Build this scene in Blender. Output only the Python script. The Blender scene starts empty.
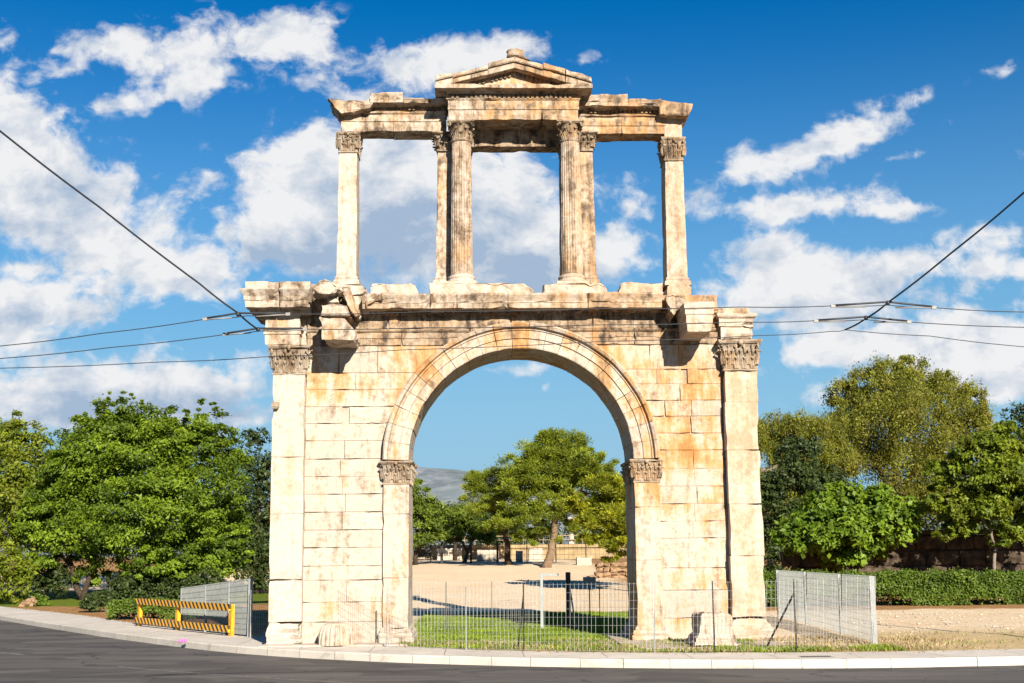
import bpy, bmesh, math, random
import numpy as np
from mathutils import Vector, Matrix, noise as mn
random.seed(7); np.random.seed(7)
S = bpy.context.scene
COL = S.collection
R = math.radians

# ------------------------------------------------------------------ camera
CX, CD, CH = -1.05, 36.0, 2.4
YAW, PIT, ROL, F = R(1.54), R(9.28), R(-0.50), 1294.0
fw = Vector((math.sin(YAW)*math.cos(PIT), math.cos(YAW)*math.cos(PIT), math.sin(PIT)))
r0 = Vector((math.cos(YAW), -math.sin(YAW), 0)); u0 = r0.cross(fw)
rt = r0*math.cos(ROL) + u0*math.sin(ROL); up = -r0*math.sin(ROL) + u0*math.cos(ROL)
CAM = Vector((CX, -CD, CH))
cam_data = bpy.data.cameras.new('camera'); cam = bpy.data.objects.new('camera', cam_data); COL.objects.link(cam)
cam_data.sensor_width = 36.0; cam_data.lens = F*36.0/1024.0
cam_data.clip_start = 0.3; cam_data.clip_end = 30000
M = Matrix((rt, up, -fw)).transposed().to_4x4(); M.translation = CAM
cam.matrix_world = M
S.camera = cam

def ray(px, py):
    return fw + rt*((px-512.0)/F) + up*((341.5-py)/F)
def P(px, py, Y):
    """world point seen at a pixel of the survey photograph, on the vertical plane Y"""
    d = ray(px, py); return CAM + d*((Y-CAM.y)/d.y)
def PX(px, py, Y): return P(px, py, Y).x
def PZ(px, py, Y): return P(px, py, Y).z

# ------------------------------------------------------------------ exposure, sun, sky
S.view_settings.view_transform = 'Standard'; S.view_settings.look = 'None'
S.view_settings.gamma = 1.0; S.view_settings.exposure = EXPOSURE = 1.38
S.view_settings.use_curve_mapping = False
S.render.engine = 'CYCLES'
SUN_EL, SUN_AZ = R(25.0), R(17.0)          # azimuth measured from the arch's axis, to the right behind the camera
to_sun = Vector((math.sin(SUN_AZ)*math.cos(SUN_EL), -math.cos(SUN_AZ)*math.cos(SUN_EL), math.sin(SUN_EL)))
sl = bpy.data.lights.new('sun', 'SUN'); sl.energy = 5.0; sl.angle = R(0.53); sl.color = (1.0, 0.905, 0.77)
so = bpy.data.objects.new('sun', sl); COL.objects.link(so)
so.rotation_euler = to_sun.to_track_quat('Z', 'Y').to_euler(); so.location = (40, -60, 60)

W = bpy.data.worlds.new('World'); S.world = W; W.use_nodes = True
wt = W.node_tree; wt.nodes.clear()

class NT:
    """short hand for wiring shader nodes"""
    def __init__(s, tree): s.t = tree
    def n(s, typ, ins=None, **props):
        nd = s.t.nodes.new(typ)
        for k, v in props.items(): setattr(nd, k, v)
        if ins:
            for k, v in ins.items():
                if hasattr(v, 'is_output'): s.t.links.new(v, nd.inputs[k])
                else: nd.inputs[k].default_value = v
        return nd
    def m(s, op, a, b=None, c=None, clamp=False):
        nd = s.t.nodes.new('ShaderNodeMath'); nd.operation = op; nd.use_clamp = clamp
        for i, v in enumerate((a, b, c)):
            if v is None: continue
            if hasattr(v, 'is_output'): s.t.links.new(v, nd.inputs[i])
            else: nd.inputs[i].default_value = v
        return nd.outputs[0]
    def vm(s, op, a, b=None):
        nd = s.t.nodes.new('ShaderNodeVectorMath'); nd.operation = op
        for i, v in enumerate((a, b)):
            if v is None: continue
            if hasattr(v, 'is_output'): s.t.links.new(v, nd.inputs[i])
            else: nd.inputs[i].default_value = v
        return nd.outputs['Value'] if op in ('LENGTH', 'DOT_PRODUCT') else nd.outputs[0]
    def mix(s, f, a, b, blend='MIX'):
        nd = s.t.nodes.new('ShaderNodeMix'); nd.data_type = 'RGBA'; nd.blend_type = blend
        nd.clamp_factor = True
        for i, v in ((0, f), (6, a), (7, b)):
            if hasattr(v, 'is_output'): s.t.links.new(v, nd.inputs[i])
            else: nd.inputs[i].default_value = (v if i == 0 else (v[0], v[1], v[2], 1.0))
        return nd.outputs[2]
    def noise(s, vec, scale, detail=4, rough=0.55, dist=0.0, dim='3D'):
        nd = s.n('ShaderNodeTexNoise', noise_dimensions=dim, ins={'Scale': scale, 'Detail': detail, 'Roughness': rough, 'Distortion': dist})
        if vec is not None: s.t.links.new(vec, nd.inputs['Vector'])
        return nd.outputs['Fac']
    def step(s, v, lo, hi):
        nd = s.n('ShaderNodeMapRange', {'From Min': lo, 'From Max': hi}, interpolation_type='SMOOTHSTEP')
        s.t.links.new(v, nd.inputs['Value']); return nd.outputs[0]
    def scale(s, vec, sx, sy, sz): return s.vm('MULTIPLY', vec, (sx, sy, sz))

def uv_of(px, py):
    d = ray(px, py); return d.x/d.y, d.z/d.y

def build_sky():
    q = NT(wt)
    sky = q.n('ShaderNodeTexSky'); sky.sky_type = 'NISHITA'; sky.sun_disc = False
    sky.sun_elevation = SUN_EL; sky.sun_rotation = math.pi - SUN_AZ
    sky.altitude = 300; sky.air_density = 1.0; sky.dust_density = 0.15; sky.ozone_density = 2.6
    d = q.n('ShaderNodeTexCoord').outputs['Generated']
    sp = q.n('ShaderNodeSeparateXYZ', {0: d})
    x, y, z = sp.outputs
    yy = q.m('MAXIMUM', y, 0.12)
    uv = q.n('ShaderNodeCombineXYZ', {0: q.m('DIVIDE', x, yy), 1: q.m('DIVIDE', z, yy), 2: 0.0}).outputs[0]
    # a gentle domain warp makes the cloud edges billow
    w1 = q.n('ShaderNodeTexNoise', {'Vector': uv, 'Scale': 9.0, 'Detail': 4.0, 'Roughness': 0.6}).outputs['Color']
    warp = q.vm('MULTIPLY', q.vm('SUBTRACT', w1, (0.5, 0.5, 0.5)), (0.045, 0.036, 0.0))
    wuv = q.vm('ADD', uv, warp)
    blobs = [  # px, py, rx, ry, tilt(deg), thickness
      (110,42,48,17,10,.9),(170,58,62,28,8,1),(205,78,28,17,0,.8),(255,32,52,26,-10,1),(302,32,42,26,0,1),(70,70,30,10,25,.5),
      (140,98,40,11,8,.85),(0,105,34,32,0,.85),(35,130,30,14,20,.5),
      (15,175,78,42,0,1.1),(60,205,80,44,-12,1.1),(112,240,68,32,-25,1.1),(158,268,40,15,-15,.8),
      (25,305,80,26,0,.95),(80,318,40,14,0,.8),(18,264,24,7,0,.7),(208,292,36,14,0,.6),(205,272,40,9,0,.4),
      (55,392,130,24,0,1.0),(190,384,110,24,0,1.0),(110,415,170,16,0,1.0),(0,345,40,10,0,.4),
      (285,150,52,22,8,.9),(268,232,66,34,10,1.1),(330,190,80,58,0,1.2),(400,225,90,62,0,1.3),(432,150,72,36,0,1.2),
      (505,225,66,62,0,1.3),(430,72,74,26,8,1.1),(492,54,44,18,12,1.0),(378,58,24,16,0,.6),(545,255,44,34,0,1.1),
      (598,268,40,22,0,.9),(618,240,30,22,0,.7),(642,205,22,36,0,.6),(585,60,30,10,0,.3),(625,78,16,6,0,.25),
      (745,172,46,13,12,.85),(742,160,14,16,0,.6),(790,156,34,15,10,.8),(826,143,36,20,18,.85),(868,122,40,17,24,.85),(905,106,24,12,30,.6),(850,140,44,10,10,.5),(897,156,22,7,15,.7),
      (765,205,40,10,0,.6),(790,212,44,12,6,.7),(845,203,56,17,8,.8),(880,218,30,10,0,.5),(915,213,26,9,10,.8),(770,262,58,22,15,.9),(790,285,50,28,6,.9),(846,286,60,28,6,1.0),(905,276,70,20,10,.85),(760,240,30,14,0,.5),
      (790,302,80,18,0,1.0),(960,252,54,13,15,.7),(1000,232,26,12,10,.7),(1000,268,46,10,8,.8),(957,194,10,6,0,.6),(1005,70,30,8,25,.35),(965,120,18,8,0,.3),
      (700,205,30,14,0,.5),(832,352,42,20,8,1.0),(902,348,76,24,4,1.1),(962,362,66,30,0,1.1),(995,385,34,20,0,1.0),(816,393,28,12,0,.8),(775,365,18,6,0,.4),
      (745,325,50,8,0,.6),(1010,345,60,25,0,.8),
      (521,371,28,9,0,.8),(546,388,12,7,0,.55),(480,368,40,5,0,.3),
      (-120,150,120,60,0,1.1),(-150,330,160,50,0,1.0),(-60,40,60,30,0,.7),(1130,140,90,30,10,.9),(1150,300,120,40,5,1.0),(1100,390,90,30,0,1.0)]
    def chain(prev):
        # one blob after the other (keeps the shader's working memory small)
        if prev is None: return wuv
        nd = q.t.nodes.new('ShaderNodeVectorMath'); nd.operation = 'MULTIPLY_ADD'
        q.t.links.new(prev, nd.inputs[0]); nd.inputs[1].default_value = (0, 0, 1); q.t.links.new(wuv, nd.inputs[2])
        return nd.outputs[0]
    acc = None
    for px, py, rx, ry, a, th in blobs:
        u, v = uv_of(px, py)
        mp = q.n('ShaderNodeMapping', {'Vector': chain(acc), 'Location': (u, v, 0), 'Rotation': (0, 0, R(a)),
                 'Scale': (rx/1294*1.12, ry/1294*1.12, 1e7)}, vector_type='TEXTURE')
        l = q.vm('DOT_PRODUCT', mp.outputs[0], mp.outputs[0])
        e = q.m('MULTIPLY', q.m('EXPONENT', q.m('MULTIPLY', l, -1.0)), th)
        acc = e if acc is None else q.m('ADD', acc, e)
    # clouds for the sky that the photograph does not see
    back = q.step(q.noise(d, 2.6, 5, 0.6), 0.66, 0.85)
    front = q.step(y, 0.55, 0.75)
    mask = q.m('ADD', q.m('MULTIPLY', acc, front), q.m('MULTIPLY', back, q.m('SUBTRACT', 1.0, front)))
    fb = q.noise(q.scale(wuv, 1, 1.35, 1), 19.0, 8, 0.60, 0.0, '2D')
    fine = q.noise(q.scale(wuv, 1, 1.2, 1), 70.0, 4, 0.62, 0.0, '2D')
    vo = q.n('ShaderNodeTexVoronoi', {'Vector': q.scale(wuv, 1, 1.25, 1), 'Scale': 26.0, 'Detail': 2.0, 'Roughness': 0.5}, feature='F1', voronoi_dimensions='2D').outputs['Distance']
    mask = q.m('ADD', mask, q.m('MULTIPLY', q.m('SUBTRACT', 0.66, vo), 0.60))
    dens = q.m('ADD', mask, q.m('ADD', q.m('MULTIPLY', q.m('SUBTRACT', fb, 0.5), 2.0), q.m('MULTIPLY', q.m('SUBTRACT', fine, 0.5), 0.85)))
    cover = q.m('MULTIPLY', q.step(dens, 0.25, 1.12), q.m('MAXIMUM', q.step(acc, 0.06, 0.26), q.m('SUBTRACT', 1.0, front)))
    # grey undersides where the cloud is deep
    gacc = None
    for px, py, rx, ry, th in [(400,235,84,56,.8),(340,255,70,30,.75),(505,262,60,34,.9),(60,190,80,26,.5),(110,410,200,20,.95),(30,318,80,16,.7),
                               (20,235,60,30,.45),(560,285,70,24,.7),(880,300,120,16,.3),(270,252,50,18,.5),(940,390,90,16,.35)]:
        u, v = uv_of(px, py)
        mp = q.n('ShaderNodeMapping', {'Vector': chain(gacc if gacc is not None else cover), 'Location': (u, v, 0), 'Scale': (rx/1294, ry/1294, 1e7)}, vector_type='TEXTURE')
        l = q.vm('DOT_PRODUCT', mp.outputs[0], mp.outputs[0])
        e = q.m('MULTIPLY', q.m('EXPONENT', q.m('MULTIPLY', l, -1.0)), th)
        gacc = e if gacc is None else q.m('ADD', gacc, e)
    sh = q.noise(q.vm('ADD', q.scale(wuv, 1, 1.4, 1), (0.3, 0.02, 0.0)), 24.0, 6, 0.6, 0.0, '2D')
    grey = q.m('ADD', q.m('MULTIPLY', gacc, 0.95), q.m('MULTIPLY', q.m('SUBTRACT', sh, 0.47), 2.6), clamp=True)
    K = 1.0/0.10
    ccol = q.mix(grey, (0.55*K, 0.55*K, 0.555*K), (0.235*K, 0.305*K, 0.405*K))
    # deep, polarised blue of the photograph
    hs = q.n('ShaderNodeHueSaturation', {'Saturation': 1.75, 'Value': 0.68, 'Hue': 0.506, 'Color': sky.outputs[0]}).outputs[0]
    hs = q.mix(q.step(z, 0.42, 0.0), hs, (0.385/0.10*.47, 0.385/0.10*.87, 0.385/0.10*1.20))
    up_h = q.step(z, 0.0, 0.03)
    col = q.mix(q.m('MULTIPLY', q.m('MULTIPLY', cover, 0.985), up_h), hs, ccol)
    bg = q.n('ShaderNodeBackground', {'Color': col, 'Strength': 0.062})
    out = q.n('ShaderNodeOutputWorld'); wt.links.new(bg.outputs[0], out.inputs[0])
build_sky()
W.cycles.sampling_method = 'MANUAL'; W.cycles.sample_map_resolution = 512

# ------------------------------------------------------------------ object helpers
def tag(o, label=None, cat=None, group=None, kind=None):
    if label: o['label'] = label
    if cat: o['category'] = cat
    if group: o['group'] = group
    if kind: o['kind'] = kind
    return o
def thing(name, loc, label, cat, group=None):
    o = bpy.data.objects.new(name, None); COL.objects.link(o); o.location = loc
    o.empty_display_size = 0.3
    return tag(o, label, cat, group)
def origin_of(o):
    v = Vector((0, 0, 0))
    while o is not None: v = v + o.location; o = o.parent
    return v

class MB:
    """collects shapes (world coordinates) and links them as one mesh object"""
    def __init__(s): s.v = []; s.f = []; s.t = []; s.tone = 0.5; s.sm = []
    def add(s, vs, fs, smooth=False):
        o = len(s.v); s.v.extend([tuple(p) for p in vs])
        for f in fs: s.f.append(tuple(i+o for i in f)); s.t.append(s.tone); s.sm.append(smooth)
    def box(s, x0, x1, y0, y1, z0, z1): s.loft(x0, x1, y0, y1, [(0, z0), (0, z1)])
    def loft(s, x0, x1, y0, y1, prof, l=1, r=1, f=1, b=1, caps=True):
        """rectangular section swept up a profile of (outset, z): bases, pilasters, cornices with returns"""
        vs = []; fs = []
        for o, z in prof:
            vs += [(x0-o*l, y0-o*f, z), (x1+o*r, y0-o*f, z), (x1+o*r, y1+o*b, z), (x0-o*l, y1+o*b, z)]
        n = len(prof)
        for i in range(n-1):
            for k in range(4):
                a = i*4+k; c = i*4+(k+1) % 4; fs.append((a, c, c+4, a+4))
        if caps: fs.append((3, 2, 1, 0)); fs.append(tuple((n-1)*4+k for k in range(4)))
        s.add(vs, fs)
    def prism(s, poly, y0, y1, ch=0.0):
        """polygon in X-Z (counter-clockwise seen from the front), extruded back from y0 to y1, front edge chamfered"""
        n = len(poly); ar = sum(poly[i][0]*poly[(i+1) % n][1]-poly[(i+1) % n][0]*poly[i][1] for i in range(n))
        if ar < 0: poly = poly[::-1]
        vs = []; fs = []
        if ch > 0:
            ins = []
            for i in range(n):
                p0 = Vector(poly[i-1]); p1 = Vector(poly[i]); p2 = Vector(poly[(i+1) % n])
                a = (p1-p0).normalized(); b = (p2-p1).normalized()
                na = Vector((-a.y, a.x)); nb = Vector((-b.y, b.x)); m = na+nb
                m = m/max(0.35, m.dot(na)) if m.length > 1e-6 else na
                ins.append(p1+m*ch)
            rings = [([(p[0], p[1]) for p in ins], y0), (poly, y0+ch*0.8), (poly, y1)]
        else: rings = [(poly, y0), (poly, y1)]
        for ps, y in rings: vs += [(p[0], y, p[1]) for p in ps]
        for k in range(len(rings)-1):
            for i in range(n):
                j = (i+1) % n; fs.append((k*n+i, (k+1)*n+i, (k+1)*n+j, k*n+j))
        fs.append(tuple(range(n))); fs.append(tuple((len(rings)-1)*n+i for i in range(n))[::-1])
        s.add(vs, fs)
    def lathe(s, c, prof, n=24, a0=0.0, smooth=True, caps=True, flute=None):
        vs = []; fs = []
        for r, z in prof:
            for k in range(n):
                a = a0+2*math.pi*k/n; rr = r
                if flute: rr = r*(1-flute[1]*max(0.0, math.cos(a*flute[0]))**0.6) if flute[2](z) else r
                vs.append((c[0]+rr*math.cos(a), c[1]+rr*math.sin(a), c[2]+z))
        for i in range(len(prof)-1):
            for k in range(n):
                k2 = (k+1) % n; fs.append((i*n+k, i*n+k2, (i+1)*n+k2, (i+1)*n+k))
        s.add(vs, fs, smooth)
        if caps:
            m = len(prof)-1
            s.add([vs[k] for k in range(n)][::-1], [tuple(range(n))]); s.add([vs[m*n+k] for k in range(n)], [tuple(range(n))])
    def tube(s, pts, rad, n=8, smooth=True, caps=True):
        pts = [Vector(p) for p in pts]; m = len(pts)
        if not hasattr(rad, '__len__'): rad = [rad]*m
        vs = []; fs = []; ref = None
        for i, p in enumerate(pts):
            t = (pts[min(i+1, m-1)]-pts[max(i-1, 0)]).normalized()
            if ref is None: ref = Vector((0, 0, 1)) if abs(t.z) < 0.9 else Vector((1, 0, 0))
            a = t.cross(ref).normalized(); b = a.cross(t); ref = b
            for k in range(n):
                an = 2*math.pi*k/n; vs.append(p+(a*math.cos(an)+b*math.sin(an))*rad[i])
        for i in range(m-1):
            for k in range(n):
                k2 = (k+1) % n; fs.append((i*n+k, (i+1)*n+k, (i+1)*n+k2, i*n+k2))
        if caps: fs.append(tuple(range(n))); fs.append(tuple((m-1)*n+k for k in range(n))[::-1])
        s.add(vs, fs, smooth)
    def bar(s, a, b, w, h=None, upv=(0, 0, 1)):
        """straight square bar from a to b"""
        h = w if h is None else h; a = Vector(a); b = Vector(b); t = (b-a).normalized(); u_ = Vector(upv)
        if abs(t.dot(u_)) > 0.95: u_ = Vector((0, 1, 0))
        sd = t.cross(u_).normalized(); uu = sd.cross(t); vs = []
        for p in (a, b):
            for i, j in ((-1, -1), (1, -1), (1, 1), (-1, 1)): vs.append(p+sd*(i*w/2)+uu*(j*h/2))
        s.add(vs, [(0, 1, 2, 3), (7, 6, 5, 4), (0, 4, 5, 1), (1, 5, 6, 2), (2, 6, 7, 3), (3, 7, 4, 0)])
    def build(s, name, mat, parent=None, rough=0.0, maxlen=0.0, freq=1.6, chip=0.0, facet=0.0, label=None, recalc=True):
        bm = bmesh.new()
        vs = [bm.verts.new(p) for p in s.v]; lay = bm.faces.layers.float.new('tone_f')
        for f, t, sm in zip(s.f, s.t, s.sm):
            try:
                fc = bm.faces.new([vs[i] for i in f]); fc[lay] = t; fc.smooth = sm
            except ValueError: pass
        if maxlen > 0:
            for it in range(6):
                es = [e for e in bm.edges if e.calc_length() > maxlen]
                if not es or len(bm.verts) > 90000: break
                bmesh.ops.subdivide_edges(bm, edges=es, cuts=1, use_grid_fill=True)
        if recalc: bmesh.ops.recalc_face_normals(bm, faces=bm.faces)
        if rough > 0:
            bm.normal_update()
            for v in bm.verts:
                p = v.co
                d = mn.noise_vector(p*freq)*0.6+mn.noise_vector(p*freq*3.1)*0.4
                o = d*rough
                if chip > 0:
                    c = mn.noise(p*freq*0.9+Vector((31, 7, 3)))
                    if c > 0.12 and len(v.link_faces) > 0:
                        sharp = max((e.calc_face_angle(0.0) for e in v.link_edges), default=0)
                        if sharp > 0.6: o -= v.normal*chip*min(1.0, (c-0.12)*3.5)
                if facet > 0:
                    dd, _ = mn.voronoi(p*2.1)
                    o += v.normal*(0.28-dd[0])*facet
                    dd, _ = mn.voronoi(p*5.3)
                    o += v.normal*(0.28-dd[0])*facet*.4
                v.co = p+o
        off = origin_of(parent) if parent else Vector((0, 0, 0))
        if off.length > 0:
            for v in bm.verts: v.co -= off
        me = bpy.data.meshes.new(name); bm.to_mesh(me)
        tl = [f[lay] for f in bm.faces]; bm.free()
        a = me.attributes.get('tone_f')
        if mat is not None: me.materials.append(mat)
        o = bpy.data.objects.new(name, me); COL.objects.link(o)
        if parent: o.parent = parent
        if label: o['label'] = label
        return o

# ------------------------------------------------------------------ materials
def new_mat(name):
    m = bpy.data.materials.new(name); m.use_nodes = True; t = m.node_tree
    b = t.nodes['Principled BSDF']; return m, NT(t), b
def plain(name, col, rough=0.6, metal=0.0, var=0.12, sc=6.0, bump=0.0, spec=0.4):
    m, q, b = new_mat(name); col = [v*.62 for v in col]
    co = q.n('ShaderNodeTexCoord').outputs['Object']; nz = q.noise(co, sc, 5, 0.6)
    c = q.mix(q.step(nz, 0.3, 0.7), [v*(1-var) for v in col], [min(1, v*(1+var)) for v in col])
    q.t.links.new(c, b.inputs['Base Color']); b.inputs['Roughness'].default_value = rough
    b.inputs['Metallic'].default_value = metal; b.inputs['Specular IOR Level'].default_value = spec
    if bump > 0:
        bp = q.n('ShaderNodeBump', {'Strength': bump, 'Distance': 0.02, 'Height': q.noise(co, sc*6, 5, 0.6)})
        q.t.links.new(bp.outputs[0], b.inputs['Normal'])
    return m

def marble(name, orange=0.5, crust=0.3, base=(0.56, 0.485, 0.395), pit=1.0, bias=0.0):
    """weathered Pentelic marble: honey stains, rain streaks, grey-black crust, pitting"""
    m, q, b = new_mat(name)
    co = q.n('ShaderNodeTexCoord').outputs['Object']
    tone = q.n('ShaderNodeAttribute', attribute_name='tone_f', attribute_type='GEOMETRY').outputs['Fac']
    sp = q.n('ShaderNodeSeparateXYZ', {0: co}); X, Y, Z = sp.outputs
    n1 = q.noise(co, 0.55, 5, 0.6, 0.4); n2 = q.noise(q.scale(co, 2.6, 2.6, 0.40), 1.0, 7, 0.68)
    n3 = q.noise(co, 7.0, 7, 0.68); n4 = q.noise(co, 38.0, 4, 0.6); n5 = q.noise(co, 2.1, 7, 0.72, 0.6)
    c = q.mix(tone, [v*0.84 for v in base], [min(0.70, v*1.10) for v in base])
    c = q.mix(q.m('MULTIPLY', q.step(n3, 0.42, 0.70), 0.40), c, (0.40, 0.315, 0.235))
    c = q.mix(q.m('MULTIPLY', q.step(n5, 0.36, 0.24), 0.45), c, (0.62, 0.585, 0.53))
    # iron-rich honey patina, heavier on the right and upper part of the wall as on the monument
    side = q.m('ADD', q.m('MULTIPLY', X, 0.014), q.m('MULTIPLY', q.step(Z, 2.0, 8.5), 0.10))
    pat = q.m('ADD', q.m('ADD', n1, side), q.m('MULTIPLY', q.m('SUBTRACT', n2, 0.5), 0.9))
    pat = q.m('ADD', pat, q.m('ADD', q.m('MULTIPLY', q.m('SUBTRACT', tone, 0.5), 0.22), q.m('MULTIPLY', q.m('SUBTRACT', n3, 0.5), 0.35)))
    c = q.mix(q.m('MULTIPLY', q.step(pat, 0.50, 0.76), min(1.0, orange*1.25)), c, (0.52, 0.30, 0.125))
    c = q.mix(q.m('MULTIPLY', q.step(pat, 0.70, 0.88), min(1.0, orange*1.2)), c, (0.40, 0.18, 0.055))
    # grey-brown grime and black crust: patches and rain streaks, older and thicker high up
    high = q.step(Z, 6.8, 9.6)
    st = q.noise(q.scale(co, 3.4, 3.4, 0.55), 1.0, 7, 0.7, 0.3)
    gr = q.m('ADD', q.m('ADD', q.m('MULTIPLY', st, 0.6), q.m('MULTIPLY', n5, 0.55)), q.m('MULTIPLY', high, 0.06))
    gr = q.m('ADD', gr, q.m('MULTIPLY_ADD', q.m('SUBTRACT', n3, 0.5), 0.25, bias))
    c = q.mix(q.m('MULTIPLY', q.step(gr, 0.575, 0.74), min(1.0, 0.35+crust)), c, (0.24, 0.165, 0.10))
    c = q.mix(q.m('MULTIPLY', q.step(gr, 0.68, 0.80), min(1.0, 0.30+crust)), c, (0.060, 0.050, 0.042))
    c = q.mix(q.m('MULTIPLY', q.step(n4, 0.58, 0.74), 0.30*pit), c, (0.20, 0.155, 0.115))
    c = q.vm('MULTIPLY', c, (0.715, 0.697, 0.685))
    q.t.links.new(c, b.inputs['Base Color']); b.inputs['Roughness'].default_value = 0.82
    b.inputs['Specular IOR Level'].default_value = 0.2
    h = q.m('ADD', q.m('ADD', q.m('MULTIPLY', n3, 0.6), q.m('MULTIPLY', n4, 0.35)), q.m('MULTIPLY', n5, 0.8))
    bp = q.n('ShaderNodeBump', {'Strength': 0.7, 'Distance': 0.06, 'Height': h})
    q.t.links.new(bp.outputs[0], b.inputs['Normal'])
    return m
MAR = marble('marble', 0.52, 0.50, base=(0.54, 0.475, 0.395), bias=0.015)
MAR_WALL = marble('marble_wall', 0.78, 0.36, base=(0.55, 0.485, 0.405), bias=0.004)
MAR_CLEAN = marble('marble_clean', 0.30, 0.05, base=(0.56, 0.505, 0.435), bias=0.0)
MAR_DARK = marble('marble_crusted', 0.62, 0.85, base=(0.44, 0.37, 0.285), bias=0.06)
MAR_ATTIC = marble('marble_attic', 0.80, 0.60, base=(0.53, 0.465, 0.385), bias=0.02)
MAR_SHADE_SOOT = marble('marble_shade_soot', 0.5, 0.9, base=(0.17, 0.135, 0.10))  # dark base holds the cornice shade in the colour, along with soot crust
MAR_CAP = marble('marble_carved', 0.40, 0.85, base=(0.42, 0.36, 0.28), bias=0.03)

# ------------------------------------------------------------------ terrain
def zt(x, y):
    k = min(1.0, max(0.0, (x+14.0)/9.0)); k = k*k*(3-2*k)
    t = min(1.0, max(0.0, (y-16)/46.0)); a = 1.55*t*t*(1.6-0.6*t)
    t = min(1.0, max(0.0, (y-58)/34.0)); b = 1.55*t*t*(3-2*t)
    return b+(a-b)*k+0.55*min(1.0, max(0.0, (y-62)/60.0))
def G(px, py, dz=0.0):
    """where the sight line of a photograph pixel meets the terrain"""
    d = ray(px, py); lo, hi = 5.0, 400.0
    for _ in range(60):
        md = (lo+hi)/2; p = CAM+d*(md/d.y) if False else CAM+d*(md/math.hypot(d.x, d.y))
        if p.z > zt(p.x, p.y)+dz: lo = md
        else: hi = md
    return CAM+d*(lo/math.hypot(d.x, d.y))
ROADZ = -0.18
def flat(px, py, z):
    d = ray(px, py); return CAM+d*((z-CAM.z)/d.z)
kerb_px = [(0,620),(50,628.5),(100,636.5),(150,643.5),(230,653.5),(350,661),(450,664.5),(512,666.3),(612,668),(712,668.7),(860,668.3),(937,667.2),(1024,665)]
back_px = [(0,606.5),(45,611),(90,616),(125,622),(180,629),(250,636.5),(320,641.5),(380,645.3),(425,648.3),(512,651.2),(612,653),(762,653),(900,652),(1024,648.8)]
kerb_l = [flat(x, y, ROADZ) for x, y in kerb_px]
back_l = [flat(x, y, 0.0) for x, y in back_px]
def extend(l):
    a, b = l[0], l[1]; s = (a.y-b.y)/(a.x-b.x)
    L = [(a.x-14, a.y-14*s), (a.x-40, a.y-14*s-26*s*0.5), (a.x-200, a.y-14*s-13*s-20), (-9000, a.y-14*s-13*s-20)]
    c = l[-1]
    Rr = [(c.x+20, c.y+1.5), (c.x+100, c.y+6), (9000, c.y+6)]
    pts = L[::-1]+[(p.x, p.y) for p in l]+Rr
    return np.array([p[0] for p in pts]), np.array([p[1] for p in pts])
KX, KY = extend(kerb_l); BX, BY = extend(back_l)
def smooth_line(X, Y, xs):
    v = np.interp(xs, X, Y); w = 0
    out = np.zeros_like(v)
    for o in np.linspace(-1.5, 1.5, 7): out += np.interp(xs+o, X, Y)
    return out/7
xs_near = np.concatenate([np.arange(-60, 40.01, 0.8)])
xs_all = np.concatenate([[-9000, -3000, -1200, -600, -300, -200, -150, -110, -80], xs_near, [50, 65, 90, 130, 180, 300, 600, 1200, 3000, 9000]])
yk = smooth_line(KX, KY, xs_all); yb = smooth_line(BX, BY, xs_all)
yb = np.maximum(yb, yk+1.2)

def sheet(name, X, rows, mat, zf, smooth=True):
    """rows: list of y arrays matching X"""
    n = len(X); vs = []; fs = []
    for r in rows:
        for i in range(n): vs.append((X[i], r[i], zf(X[i], r[i])))
    for j in range(len(rows)-1):
        for i in range(n-1): fs.append((j*n+i, j*n+i+1, (j+1)*n+i+1, (j+1)*n+i))
    me = bpy.data.meshes.new(name); me.from_pydata(vs, [], fs); me.materials.append(mat)
    for p in me.polygons: p.use_smooth = smooth
    o = bpy.data.objects.new(name, me); COL.objects.link(o); return tag(o, kind='structure')

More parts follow.
